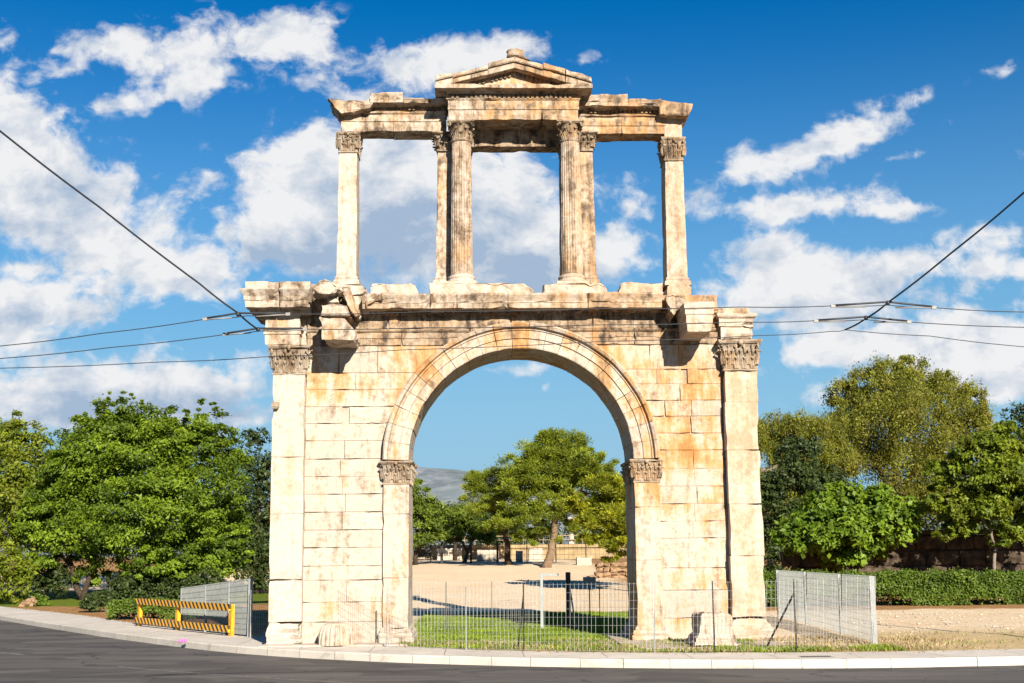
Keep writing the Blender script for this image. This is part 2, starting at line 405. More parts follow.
# ---- ground material
def ground_mat():
    m, q, b = new_mat('ground')
    co = q.n('ShaderNodeTexCoord').outputs['Object']
    sp = q.n('ShaderNodeSeparateXYZ', {0: co}); X, Y, Z = sp.outputs
    w = q.noise(co, 0.55, 5, 0.65); wv = q.m('MULTIPLY', q.m('SUBTRACT', w, 0.5), 4.5)
    n1 = q.noise(co, 0.22, 5, 0.6); n2 = q.noise(co, 3.0, 6, 0.7); n3 = q.noise(co, 28.0, 5, 0.75)
    sand = q.mix(q.step(n1, 0.3, 0.7), (0.76, 0.58, 0.39), (0.82, 0.67, 0.48))
    sand = q.mix(q.m('MULTIPLY', q.step(n2, 0.45, 0.75), 0.4), sand, (0.56, 0.43, 0.29))
    sand = q.mix(q.m('MULTIPLY', q.step(n3, 0.5, 0.75), 0.35), sand, (0.80, 0.72, 0.60))
    sand = q.mix(q.m('MULTIPLY', q.step(n3, 0.52, 0.30), 0.30), sand, (0.40, 0.31, 0.21))
    dry = q.mix(q.step(n2, 0.35, 0.7), (0.56, 0.40, 0.20), (0.44, 0.35, 0.13))
    dry = q.mix(q.step(n3, 0.4, 0.7), dry, (0.55, 0.42, 0.24))
    soil = q.mix(q.step(n2, 0.35, 0.7), (0.34, 0.175, 0.07), (0.42, 0.25, 0.12))
    grass = q.mix(q.step(n2, 0.3, 0.7), (0.085, 0.14, 0.010), (0.17, 0.215, 0.02))
    Xw = q.m('ADD', X, wv); Yw = q.m('ADD', Y, wv)
    def band(v, a, c_, s=0.8): return q.m('MULTIPLY', q.step(v, a-s, a+s), q.step(v, c_+s, c_-s))
    col = sand
    # dry turf along the kerb on the right and in front of the monument
    right = q.step(Xw, 8.0, 9.5)
    Yd = q.m('ADD', Y, q.m('MULTIPLY', wv, 1.0))
    col = q.mix(q.m('MULTIPLY', q.m('MULTIPLY', right, q.step(Yd, 5.5, 0.5)), 0.80), col, dry)
    front = q.m('MULTIPLY', q.step(Yw, 1.5, -0.5), q.step(X, 10.0, 9.0))
    col = q.mix(q.m('MULTIPLY', front, 0.9), col, dry)
    # earth under the hedge and trees on the right, under the shrubs on the left
    col = q.mix(q.m('MULTIPLY', q.step(Yw, 16.4, 17.6), q.step(X, 6.5, 8.5)), col, soil)
    left = q.step(q.m('ADD', X, q.m('MULTIPLY', wv, 0.25)), -7.0, -8.2)
    col = q.mix(left, col, soil)
    lawnL = q.m('MULTIPLY', left, band(Yw, 29, 52, 1.5))
    col = q.mix(lawnL, col, grass)
    pathL = q.m('MULTIPLY', left, band(Y, 58, 76, 1.0))
    col = q.mix(pathL, col, sand)
    # lawn in the archway
    lawn = q.m('MULTIPLY', band(q.m('ADD', X, q.m('MULTIPLY', wv, 0.15)), -3.3, 7.0, 0.4), band(q.m('ADD', Y, q.m('MULTIPLY', wv, 0.5)), -4.6, 17.5, 0.5))
    patch = q.step(q.m('ADD', q.noise(co, 0.9, 5, 0.6), q.m('MULTIPLY', Y, 0.016)), 0.40, 0.52)
    col = q.mix(q.m('MULTIPLY', lawn, patch), col, grass)
    strip = q.m('MULTIPLY', band(X, 5.0, 10.2, 0.5), band(q.m('ADD', Y, q.m('MULTIPLY', wv, 0.25)), -4.3, -2.5, 0.5))
    col = q.mix(q.m('MULTIPLY', strip, 0.5), col, grass)
    far = q.step(Y, 110, 140)
    col = q.mix(far, col, q.mix(q.step(n1, 0.4, 0.6), (0.18, 0.16, 0.06), (0.36, 0.29, 0.15)))
    n6 = q.noise(co, 0.9, 7, 0.7, 0.5)
    col = q.mix(q.m('MULTIPLY', q.step(n6, 0.54, 0.70), 0.30), col, (0.42, 0.30, 0.18))
    col = q.vm('MULTIPLY', col, (0.74, 0.73, 0.695))
    q.t.links.new(col, b.inputs['Base Color']); b.inputs['Roughness'].default_value = 0.95
    b.inputs['Specular IOR Level'].default_value = 0.1
    bp = q.n('ShaderNodeBump', {'Strength': 0.6, 'Distance': 0.04, 'Height': q.m('ADD', n3, q.m('MULTIPLY', n2, 1.5))})
    q.t.links.new(bp.outputs[0], b.inputs['Normal'])
    return m
offs = [0, .15, .35, .6, 1, 1.5, 2, 2.6, 3.3, 4, 5, 6, 7, 8.5, 10, 12, 14, 16, 18, 20, 22.5, 25, 28, 31, 34, 38, 42, 46, 50, 55, 60, 66, 74, 84, 100, 120, 160, 260, 600, 1500, 4000, 9000]
def gz(x, y):
    z = zt(x, y)
    if abs(x) < 100 and y < 120:
        i = float(np.interp(x, xs_all, yb)); t = min(1.0, max(0.0, (y-i)/1.2))
        z += t*(0.05*mn.noise(Vector((x*0.5, y*0.5, 0)))+0.015*mn.noise(Vector((x*2.2, y*2.2, 4))))
    return z
GR = ground_mat()
sheet('ground', xs_all, [yb+o for o in offs], GR, gz)

# ---- pavement, kerb, road
def pave_mat(name, col, sc, joints=None):
    m, q, b = new_mat(name)
    co = q.n('ShaderNodeTexCoord').outputs['Object']
    a = q.noise(co, 0.5, 5, 0.6); n = q.noise(co, sc, 6, 0.7); f = q.noise(co, 60, 4, 0.7)
    c = q.mix(q.step(a, 0.3, 0.7), [v*0.86 for v in col], [v*1.06 for v in col])
    c = q.mix(q.m('MULTIPLY', q.step(n, 0.5, 0.72), 0.55), c, [v*0.62 for v in col])
    c = q.mix(q.m('MULTIPLY', q.step(f, 0.5, 0.75), 0.25), c, [v*0.6 for v in col])
    if joints:
        fr = q.m('FRACT', q.m('DIVIDE', q.n('ShaderNodeSeparateXYZ', {0: co}).outputs[0], joints))
        c = q.mix(q.m('MULTIPLY', q.m('LESS_THAN', fr, 0.012), 0.7), c, (0.12, 0.10, 0.08))
    st = q.noise(co, 0.9, 7, 0.75, 0.8); c = q.mix(q.m('MULTIPLY', q.step(st, 0.54, 0.70), 0.55), c, (0.27, 0.235, 0.19))
    c = q.vm('MULTIPLY', c, (0.64, 0.64, 0.64))
    q.t.links.new(c, b.inputs['Base Color']); b.inputs['Roughness'].default_value = 0.9
    b.inputs['Specular IOR Level'].default_value = 0.2
    bp = q.n('ShaderNodeBump', {'Strength': 0.35, 'Distance': 0.015, 'Height': f})
    q.t.links.new(bp.outputs[0], b.inputs['Normal']); return m
PAVE = pave_mat('pavement_concrete', (0.74, 0.675, 0.59), 2.2, 1.9)
KERB = pave_mat('kerb_stone', (0.72, 0.66, 0.57), 3.0)
KW = 0.34
nx = len(xs_all)
sheet('pavement', xs_all, [yk+KW+0.004, yk+KW+(yb-yk-KW)*0.33, yk+KW+(yb-yk-KW)*0.66, yb+0.03], PAVE, lambda x, y: 0.004)
def road_mat():
    m, q, b = new_mat('asphalt')
    co = q.n('ShaderNodeTexCoord').outputs['Object']
    a = q.noise(q.scale(co, 0.25, 1.0, 1.0), 0.5, 5, 0.6); n = q.noise(q.scale(co, .12, 1.6, 1), 1.0, 6, 0.7, 0.4); f = q.noise(co, 90, 4, 0.8)
    c = q.mix(q.step(a, 0.3, 0.7), (0.062, 0.057, 0.053), (0.088, 0.080, 0.074))
    c = q.mix(q.m('MULTIPLY', q.step(n, 0.47, 0.66), 0.8), c, (0.118, 0.107, 0.095))
    c = q.mix(q.m('MULTIPLY', q.step(f, 0.5, 0.75), 0.5), c, (0.13, 0.12, 0.11))
    pt = q.noise(q.scale(co, .30, .55, 1), 1.0, 2, 0.4, 1.2); c = q.mix(q.m('MULTIPLY', q.step(pt, 0.545, 0.555), 0.5), c, (0.040, 0.038, 0.036))
    oil = q.noise(q.scale(co, .08, 1.3, 1), 1.0, 5, 0.6); c = q.mix(q.m('MULTIPLY', q.step(oil, 0.56, 0.68), 0.5), c, (0.032, 0.030, 0.029))
    ck = q.n('ShaderNodeTexVoronoi', {'Vector': q.vm('ADD', q.scale(co, .35, .6, 1), q.vm('MULTIPLY', q.n('ShaderNodeTexNoise', {'Vector': co, 'Scale': 1.5}).outputs['Color'], (.35, .35, 0))), 'Scale': 0.8}, feature='DISTANCE_TO_EDGE').outputs['Distance']
    c = q.mix(q.m('MULTIPLY', q.step(ck, 0.012, 0.004), 0.6), c, (0.02, 0.019, 0.018))
    q.t.links.new(c, b.inputs['Base Color']); b.inputs['Roughness'].default_value = 0.85
    b.inputs['Specular IOR Level'].default_value = 0.2
    bp = q.n('ShaderNodeBump', {'Strength': 0.4, 'Distance': 0.01, 'Height': f})
    q.t.links.new(bp.outputs[0], b.inputs['Normal']); return m
sheet('road', xs_all, [np.full(nx, -9000.0), np.full(nx, -1500.0), np.full(nx, -300.0), yk*0-80, yk*0.5-22, yk-3, yk+0.02], road_mat(), lambda x, y: ROADZ)
# kerb stones, laid end to end along the curve
kb = MB(); kx = -62.0; rng = random.Random(3)
while kx < 38:
    ln = 0.95+0.25*rng.random(); x1 = kx+ln*0.93
    fy = lambda x: float(np.interp(x, xs_all, yk))
    a0, a1 = fy(kx+0.006), fy(x1-0.006); jz = 0.008*rng.random(); jy = rng.uniform(-.012, .012)
    kb.tone = rng.random()
    A = [(kx+0.006, a0), (x1-0.006, a1)]
    top = 0.006+jz; ch = 0.03
    vs = []
    for (x, y) in A:
        for dy, z in ((0.0, ROADZ-0.1), (0.0, top-ch), (ch, top), (KW, top), (KW, ROADZ-0.1)): vs.append((x, y+dy+jy, z))
    fs = [(i, i+1, 5+i+1, 5+i) for i in range(4)]+[(4, 3, 2, 1, 0), (5, 6, 7, 8, 9)]
    kb.add(vs, fs); kx = x1
ko = tag(kb.build('kerb', KERB, None, rough=0.008, maxlen=0.35, freq=4.0), kind='structure')
# worn lane marking following the bend
LM = plain('road_paint', (0.24, 0.23, 0.21), 0.8, var=0.5, sc=9)
def lane(pxs, w, name):
    pts = [flat(x, y, ROADZ+0.004) for x, y in pxs]; vs = []; fs = []
    for p in pts: vs += [(p.x, p.y-w/2, ROADZ+0.004), (p.x, p.y+w/2, ROADZ+0.004)]
    for i in range(len(pts)-1): fs.append((2*i, 2*i+2, 2*i+3, 2*i+1))
    me = bpy.data.meshes.new(name); me.from_pydata(vs, [], fs); me.materials.append(LM)
    o = bpy.data.objects.new(name, me); COL.objects.link(o); tag(o, kind='structure')
lane([(-30,648.2),(0,652),(24,655.2)], 0.13, 'road_marking')
lane([(118,666.5),(160,670.4),(230,675.5),(300,680),(345,682.5),(420,686)], 0.09, 'road_marking')

# distant mountain
def mountain():
    vs = []; fs = []; D0 = 5200.0
    nxm, nym = 120, 26
    prof = [(-4000, 60), (-1500, 180), (-900, 300), (-560, 466), (-331, 444), (-180, 428), (-47, 409), (120, 380), (300, 340), (900, 250), (1800, 160), (4000, 40)]
    X = np.linspace(-4000, 4000, nxm)
    for j in range(nym):
        t = j/(nym-1)
        for i in range(nxm):
            x = X[i]; h = np.interp(x, [p[0] for p in prof], [p[1] for p in prof])
            k = math.sin(min(1.0, t*1.0)*math.pi/2)
            nz = mn.fractal(Vector((x*0.0022, t*5.0, 1.0)), 1.0, 2.0, 6)*45*math.sin(t*math.pi)+mn.noise(Vector((x*0.006, 9, 1)))*7*t
            vs.append((x, D0+t*1500, h*k*(1.0)+nz))
    for j in range(nym-1):
        for i in range(nxm-1): fs.append((j*nxm+i, j*nxm+i+1, (j+1)*nxm+i+1, (j+1)*nxm+i))
    me = bpy.data.meshes.new('mountain'); me.from_pydata(vs, [], fs)
    m, q, b = new_mat('mountain_rock')
    co = q.n('ShaderNodeTexCoord').outputs['Object']
    n = q.noise(co, 0.012, 7, 0.7); n2 = q.noise(co, 0.003, 5, 0.6)
    c = q.mix(q.step(n, 0.42, 0.62), (0.100, 0.122, 0.140), (0.185, 0.20, 0.225))
    c = q.mix(q.m('MULTIPLY', q.step(n2, 0.45, 0.6), 0.5), c, (0.10, 0.125, 0.13))
    q.t.links.new(c, b.inputs['Base Color']); b.inputs['Roughness'].default_value = 1.0
    b.inputs['Specular IOR Level'].default_value = 0.0
    me.materials.append(m)
    o = bpy.data.objects.new('mountain', me); COL.objects.link(o); tag(o, kind='structure')
mountain()

# ------------------------------------------------------------------ the arch
ARCH = thing('triumphal_arch', (0, 0, 0), 'tall weathered cream marble arch with columned attic and pediment above the opening', 'arch')
T = 2.1
rng = random.Random(11)

def acanthus(mb, c, nrm, tan, w, h, out, seg=6):
    """one curling leaf: c bottom centre, nrm outward, tan sideways"""
    c = Vector(c); nrm = Vector(nrm).normalized(); tan = Vector(tan).normalized()
    prof = [(0.0, 0.0, .80), (.10, .28, .95), (.22, .55, 1.0), (.48, .78, .86), (.85, .93, .62), (1.05, .90, .36), (1.02, .78, .12)]
    cols = [-1, -.6, -.25, 0, .25, .6, 1]; vs = []
    for o, z, k in prof:
        for i, s in enumerate(cols):
            rib = (0.10 if i in (1, 5) else 0.0) - (0.06 if i in (2, 4) else 0.0) + (0.12 if i == 3 else 0) - 0.14*abs(s)**2
            vs.append(c+tan*(s*w/2*k)+nrm*(o*out+rib*w*0.9*k+0.004)+Vector((0, 0, z*h*(1-0.10*abs(s)))))
    n = len(cols); m = len(prof); fs = []
    for j in range(m-1):
        for i in range(n-1): fs.append((j*n+i, j*n+i+1, (j+1)*n+i+1, (j+1)*n+i))
    mb.add(vs, fs)
    # back of the leaf so that it is a solid lobe
    vs2 = [v-nrm*0.25*out-Vector((0, 0, .03*h)) for v in vs]
    mb.add(vs2, [f[::-1] for f in fs])
def volute(mb, c, ax, r, th):
    ax = Vector(ax).normalized(); a = ax.cross(Vector((0, 0, 1))).normalized(); pts = []; rd = []
    for k in range(22):
        t = k/21; an = t*2*math.pi*1.6; rr = r*(1-0.78*t)
        pts.append(Vector(c)+a*(rr*math.cos(an))+Vector((0, 0, rr*math.sin(an)))); rd.append(th*(1-0.35*t))
    mb.tube(pts, rd, 6)
def cap_rect(mb, x0, x1, y0, y1, z0, z1, nl=4, sides=('f', 'l', 'r')):
    h = z1-z0; w = x1-x0; fl = w*0.11
    mb.tone = .0  # bell in the darkest tone, shading the gaps between leaves by colour
    mb.loft(x0+.01, x1-.01, y0+.01, y1, [(.035, z0-.05), (.035, z0), (0, z0+.004), (0, z0+h*.45), (fl*.5, z0+h*.75), (fl, z0+h*.86)], b=0)
    mb.loft(x0, x1, y0, y1, [(fl*1.25, z0+h*.865), (fl*1.45, z0+h*.91), (fl*1.6, z0+h*.93), (fl*1.6, z1)], b=0)
    faces = []
    if 'f' in sides: faces.append(((x0+x1)/2, y0, w, (0, -1, 0), (1, 0, 0), nl))
    d = y1-y0
    if 'l' in sides: faces.append((x0, (y0+y1)/2, d, (-1, 0, 0), (0, -1, 0), max(1, round(nl*d/w))))
    if 'r' in sides: faces.append((x1, (y0+y1)/2, d, (1, 0, 0), (0, 1, 0), max(1, round(nl*d/w))))
    for cx, cy, ww, nr, tn, k in faces:
        lw = ww/k
        for i in range(k):
            s = -ww/2+lw*(i+.5); mb.tone = .3+.4*rng.random()
            acanthus(mb, (cx+tn[0]*s, cy+tn[1]*s, z0+.01), nr, tn, lw*.86, h*.44, fl*1.15)
        for i in range(k+1):
            s = -ww/2+lw*i; mb.tone = .3+.4*rng.random()
            acanthus(mb, (cx+tn[0]*s, cy+tn[1]*s, z0+h*.16), nr, tn, lw*.80, h*.56, fl*1.55)
        for i in range(k):
            s = -ww/2+lw*(i+.5)
            b = Vector((cx+tn[0]*s+nr[0]*fl*.3, cy+tn[1]*s+nr[1]*fl*.3, z0+h*.5))
            mb.tube([b, b+Vector((nr[0]*fl*.3, nr[1]*fl*.3, h*.2)), b+Vector((nr[0]*fl*.7, nr[1]*fl*.7, h*.32))], [lw*.10, lw*.12, lw*.16], 6)
        # fleuron on the abacus
        mb.lathe((cx+nr[0]*fl*1.55, cy+nr[1]*fl*1.55, z0+h*.80), [(0.02, 0), (w*.075, h*.04), (w*.09, h*.1), (w*.06, h*.17), (.01, h*.19)], 8)
    if 'f' in sides:
        for sx in (-1, 1):
            cx = x1+fl*.75 if sx > 0 else x0-fl*.75
            volute(mb, (cx, y0-fl*.75, z0+h*.76), (sx, -1, 0), h*.11, h*.035)
            volute(mb, ((x0+x1)/2+sx*w*.13, y0-fl*.8, z0+h*.78), (0, 1, 0), h*.07, h*.026)
def cap_round(mb, c, r, z0, z1):
    h = z1-z0; fl = r*.30
    mb.tone = .0  # darkest tone: shade behind the leaves put into the bell's colour
    mb.lathe((c[0], c[1], 0), [(r*1.0, z0-.05), (r*1.10, z0-.03), (r*1.10, z0), (r*.97, z0+.01), (r*.97, z0+h*.5), (r*1.1, z0+h*.75), (r*1.3, z0+h*.86)], 24)
    a = r*1.28; mb.loft(c[0]-a, c[0]+a, c[1]-a, c[1]+a, [(0, z0+h*.865), (.02, z0+h*.91), (.04, z0+h*.93), (.04, z1)])
    for row, (zz, hh, oo, n, ph) in enumerate(((0.01, .42, .9, 8, 0), (h*.15, .55, 1.25, 8, .5))):
        for k in range(n):
            an = 2*math.pi*(k+ph)/n; nr = (math.cos(an), math.sin(an), 0); tn = (-math.sin(an), math.cos(an), 0)
            mb.tone = .3+.4*rng.random()
            acanthus(mb, (c[0]+nr[0]*r*.97, c[1]+nr[1]*r*.97, z0+zz), nr, tn, 2*math.pi*r/n*.84, h*hh, fl*oo*1.2)
    for sx in (-1, 1):
        for sy in (-1, 1):
            volute(mb, (c[0]+sx*a*.94, c[1]+sy*a*.94, z0+h*.76), (sx, sy, 0), h*.12, h*.04)
    for sx, sy in ((0, -1), (0, 1), (1, 0), (-1, 0)):
        mb.lathe((c[0]+sx*a, c[1]+sy*a, z0+h*.80), [(0.02, 0), (r*.15, h*.04), (r*.18, h*.1), (r*.12, h*.17), (.01, h*.19)], 8)

# ---- key lines measured on the monument
YP = -0.28                                     # corner pilaster face
XPL0, XPL1 = PX(271, 480, YP), PX(303.5, 480, YP)
XPR0, XPR1 = PX(728, 480, YP), PX(761, 480, YP)
YJ = -0.12                                     # face of the jamb pilasters
XJL, XJR = PX(408.5, 540, YJ), PX(635.5, 540, YJ)   # edges of the opening
XC = (XJL+XJR)/2; RI = (XJR-XJL)/2; JW = 0.70; RO = RI+0.70
zI1 = (PZ(396, 462, YJ)+PZ(647, 458, YJ))/2     # impost top
zI0 = (PZ(396, 484, YJ)+PZ(647, 479.5, YJ))/2
ZC = zI1+0.02                                   # centre of the arch
rows_l = [373, 389.5, 406.5, 423.5, 440.7, 459, 476.5, 494, 512, 530, 547.5, 566, 580, 602, 622]
rows_r = [369, 383.6, 400, 416, 433, 450, 468.5, 486, 503.6, 521, 538, 568, 590, 618]
zl = [PZ(342, y, 0) for y in rows_l]; zr = [PZ(694, y, 0) for y in rows_r]
zTopL, zTopR = PZ(330, 347.5, 0), PZ(690, 343, 0)
zA = (zTopL+zTopR)/2                            # underside of the architrave
zCap = (zl[0]+zr[0])/2
Zc0 = PZ(514, 308, -0.62)                       # underside / top of the main cornice
Zc1 = PZ(514, 292.5, -0.66)

def arc_x(z, r):
    d = r*r-(z-ZC)**2
    return math.sqrt(d) if d > 0 and z > ZC-0.001 else None
# ---- core of the wall (one solid, hidden behind the facing blocks)
core = MB(); core.tone = .4
Rm = RO-0.12
def side_poly(s, z0, z1, xo, r):
    """outline of a course on side s from the outer limit xo in to the arch"""
    zs = np.linspace(z0, z1, 2 if z1 <= ZC else max(3, int((z1-z0)/0.12)+2)); inn = []
    for z in zs:
        if z <= ZC: inn.append((XC+s*r, z))
        else:
            a = arc_x(z, r); inn.append((XC+s*(a if a else 0.0), z))
    return [(xo, z0)]+inn+[(xo, z1)]
zc = list(np.arange(ZC, ZC+Rm, 0.3))+[ZC+Rm]
for s, xo in ((-1, XPL0+.06), (1, XPR1-.06)):
    core.prism([(xo, 0.0), (XC+s*(RI+.03), 0.0), (XC+s*(RI+.03), zI1-.02), (xo, zI1-.02)], 0.07, T)
    for a, c in zip(zc[:-1], zc[1:]): core.prism(side_poly(s, a, c, xo, Rm), 0.07, T)
core.prism([(XPL0+.06, ZC+Rm), (XPR1-.06, ZC+Rm), (XPR1-.06, Zc0+.1), (XPL0+.06, Zc0+.1)], 0.07, T)
vs = []; fs = []; NA = 48
for i in range(NA+1):
    a = math.pi*i/NA
    for (r, y) in ((RI+.025, .02), (RO-.08, .02), (RO-.08, T+.02), (RI+.025, T+.02)): vs.append((XC+r*math.cos(a), y, ZC+r*math.sin(a)))
for i in range(NA):
    for j in range(4): fs.append((i*4+j, (i+1)*4+j, (i+1)*4+(j+1) % 4, i*4+(j+1) % 4))
core.add(vs, fs)
core.build('wall_core', MAR, ARCH, maxlen=1.2, rough=.01)

# ---- facing blocks of the two flanks
def facing(s, zs, xo, xj, top, splits):
    mb = MB()
    zz = [top]+zs+[0.0]
    for i in range(len(zz)-1):
        z1, z0 = zz[i], zz[i+1]; mid = (z0+z1)/2
        lim = RI+JW if mid < zI1 else RO-0.10
        def xin(z):
            if z <= ZC or mid < zI1: return XC+s*lim
            a = arc_x(z, lim); return XC+s*(a if a else 0)
        xb = xin(z0); xb1 = xin(z1); L0, L1 = sorted((xo, (xb+xb1)/2))
        width = abs(xo-xb)
        if i in splits: cuts = [xo+(xb-xo)*f for f in splits[i]]
        elif z0 > zI1+1.0: cuts = [xo-s*(0.9+.9*rng.random())]
        else: cuts = []
        cuts = [c for c in cuts if abs(c-xo) > .25 and abs(c-xb1) > .3 and abs(c-xb) > .25]
        xs = [xo]+cuts+[None]; g = rng.choice((.002, .003, .003, .006))
        for k in range(len(xs)-1):
            a = xs[k]; e = xs[k+1]; mb.tone = min(1, max(0, rng.gauss(.5, .24)))
            y0 = rng.uniform(-.012, .010)
            if e is not None and abs(e-a) < .24: continue      # a stone is lost here
            if e is not None:
                p = [(a-s*g, z0+g), (e+s*g, z0+g), (e+s*g, z1-g), (a-s*g, z1-g)]
            else:
                nseg = 1 if mid < zI1 else 4; p = [(a-s*g, z0+g)]
                for t in np.linspace(0, 1, nseg+1):
                    z = z0+g+(z1-z0-2*g)*t; p.append((xin(z)+s*g, z))
                p.append((a-s*g, z1-g))
            mb.prism(p, y0, 0.16, rng.choice((.004, .006, .011)))
    return mb
spl = {0: [.28, .62], 1: [.48], 2: [], 3: [.42, .50], 4: [], 5: [.48], 6: [.45], 7: [.48], 8: [.52], 9: [.48], 10: [], 11: [.5], 12: [], 13: [.55], 14: []}
spr = {0: [.40, .68], 1: [.36, .43, .7], 2: [.5], 3: [.4, .75], 4: [.44], 5: [], 6: [.46], 7: [.45], 8: [.42], 9: [.46], 10: [.5], 11: [], 12: [], 13: []}
facing(-1, zl, XPL1-.01, XJL-JW, zA, spl).build('wall_facing', MAR_WALL, ARCH, rough=.009, maxlen=.3, freq=2.4, chip=.022)
facing(1, zr, XPR0-.055, XJR+JW, zA, spr).build('wall_facing', MAR_WALL, ARCH, rough=.010, maxlen=.3, freq=2.4, chip=.028)

# ---- jamb pilasters carrying the archivolt, with leafed impost capitals
for s, xj, joints in ((-1, XJL, [514, 578]), (1, XJR, [507, 560])):
    x0, x1 = (xj-JW, xj) if s < 0 else (xj, xj+JW)
    mb = MB(); zs = [0.42]+sorted(PZ(396 if s < 0 else 650, y, YJ) for y in joints)+[zI0-.03]
    for a, c in zip(zs[:-1], zs[1:]):
        mb.tone = rng.gauss(.55, .15); j = rng.uniform(-.005, .005)
        mb.loft(x0+.006, x1+j*s, YJ+j, T+.08, [(-.007, a+.002), (0, a+.010), (0, c-.010), (-.007, c-.002)])
    p = mb.build('jamb_pilaster', MAR_WALL, ARCH, rough=.010, maxlen=.3, freq=2.2, chip=.03)
    b = MB(); b.tone = .5
    b.loft(x0-.0, x1, YJ, T+.08, [(.16, 0), (.16, .16), (.11, .17), (.13, .23), (.10, .29), (.05, .31), (.06, .37), (.02, .40), (0, .425)])
    b.build('pilaster_base', MAR_WALL, p, rough=.02, maxlen=.15, freq=2.4, chip=.05)
    c = MB(); cap_rect(c, x0, x1, YJ, T+.08, zI0, zI1, 3)
    c.build('pilaster_capital', MAR_CAP, p, rough=.006, maxlen=.3, freq=5.0, chip=.02)

# ---- archivolt: wedge stones with stepped fasciae
def archivolt():
    mb = MB(); n = 23
    prof = [(RI, T+.06), (RI, YJ+.0), (RI+.035, YJ-.015), (RI+.26, YJ-.015), (RI+.275, YJ-.06), (RI+.49, YJ-.06), (RI+.51, YJ-.10), (RI+.555, YJ-.08), (RI+.585, YJ-.19), (RO-.03, YJ-.23), (RO+.02, YJ-.18), (RO+.01, .2), (RO-.25, T+.06)]
    for k in range(n):
        a0 = math.pi*k/n; a1 = math.pi*(k+1)/n; g = 0.0005; m = 6; vs = []; fs = []
        mb.tone = min(1, max(0, rng.gauss(.5, .25))); jr = rng.uniform(-.006, .006); jy = rng.uniform(-.007, .007)
        for i in range(m+1):
            a = a0+g+(a1-a0-2*g)*i/m
            for (r, y) in prof:
                rr = r+jr*(1 if r < RI+.4 else .3); vs.append((XC+rr*math.cos(a), y+jy, ZC+rr*math.sin(a)))
        q = len(prof)
        for i in range(m):
            for j in range(q): fs.append((i*q+j, (i+1)*q+j, (i+1)*q+(j+1) % q, i*q+(j+1) % q))
        fs.append(tuple(range(q))); fs.append(tuple(m*q+j for j in range(q))[::-1]); mb.add(vs, fs)
    return mb
archivolt().build('archivolt', MAR_WALL, ARCH, rough=.007, maxlen=.3, freq=2.2, chip=.012, facet=.012)

# ---- corner pilasters
def corner(x0, x1, joints, base_rows, capz, s):
    zs = [0.62]+sorted(joints)+[capz[0]-.03]; mb = MB()
    for a, c in zip(zs[:-1], zs[1:]):
        mb.tone = rng.gauss(.58, .14); j = rng.uniform(-.008, .008) if s < 0 else rng.uniform(-.03, .03)
        mb.loft(x0+j, x1+j, YP+j*.6, T+.2, [(-.007, a+.002), (0, a+.012), (0, c-.012), (-.007, c-.002)])
    p = mb.build('corner_pilaster', MAR_CLEAN, ARCH, rough=.014, maxlen=.26, freq=1.9, chip=.045)
    b = MB(); b.tone = .5; k = .25 if s < 0 else .9
    b.loft(x0, x1, YP, T+.2, [(q*k, z) for q, z in ((.26, 0), (.25, .17), (.17, .19), (.21, .27), (.15, .35), (.09, .37), (.10, .45), (.05, .51), (.02, .58), (0, .625))])
    b.build('pilaster_base', MAR_CLEAN, p, rough=.03, maxlen=.13, freq=1.7, chip=.10, facet=.14)
    c = MB(); cap_rect(c, x0, x1, YP, T+.2, capz[0], capz[1], 4)
    c.build('pilaster_capital', MAR_CAP, p, rough=.008, maxlen=.3, freq=4.2, chip=.03)
    return p
zcl = (PZ(288, 373, YP), PZ(288, 345.5, YP)); zcr = (PZ(741, 368.8, YP), PZ(741, 340, YP))
PL = corner(XPL0, XPL1, [PZ(288, y, YP) for y in (457, 514, 580)], 0, zcl, -1)
PR = corner(XPR0, XPR1, [PZ(741, y, YP) for y in (402, 450, 504, 556)], 0, zcr, 1)

# ---- entablature over the wall: architrave, frieze
mb = MB()
ya = 0.0; zf1 = PZ(514, 338, ya); zf2 = PZ(514, 331.5, ya); zf3 = PZ(514, 318, ya)
xs = [XPL1-.0, PX(345, 330, 0), PX(402, 330, 0), PX(470, 330, 0), PX(528, 330, 0), PX(592, 330, 0), PX(634, 330, 0), PX(683, 330, 0), XPR0-.03]
for i, (a, c) in enumerate(zip(xs[:-1], xs[1:])):
    mb.tone = rng.gauss(.45, .22); j = rng.uniform(-.01, .01)
    mb.loft(a+.005, c-.005, -.03+j, .6, [(-.012, zA+.004), (0, zA+.016), (0, zf1-.005), (.025, zf1), (.025, zf2-.03), (.05, zf2-.02), (.09, zf2+.02), (.10, zf2+.06), (.02, zf2+.075)], l=0, r=0, b=0)
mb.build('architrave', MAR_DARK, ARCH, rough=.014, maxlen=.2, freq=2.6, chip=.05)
mb = MB()
xs = [XPL1, PX(352, 322, 0), PX(388, 322, 0), PX(430, 322, 0), PX(511, 322, 0), PX(568, 322, 0), PX(593, 322, 0), PX(633, 322, 0), PX(668, 322, 0), XPR0-.04]
for a, c in zip(xs[:-1], xs[1:]):
    mb.tone = rng.gauss(.4, .28); j = rng.uniform(-.02, .015)
    mb.loft(a+.006, c-.006, -.02+j, .6, [(-.012, zf2+.08), (0, zf2+.09), (0, Zc0-.10), (.05, Zc0-.06), (.10, Zc0-.01), (.12, Zc0+.06)], l=0, r=0, b=0)
mb.build('frieze', MAR_DARK, ARCH, rough=.016, maxlen=.22, freq=2.4, chip=.05)

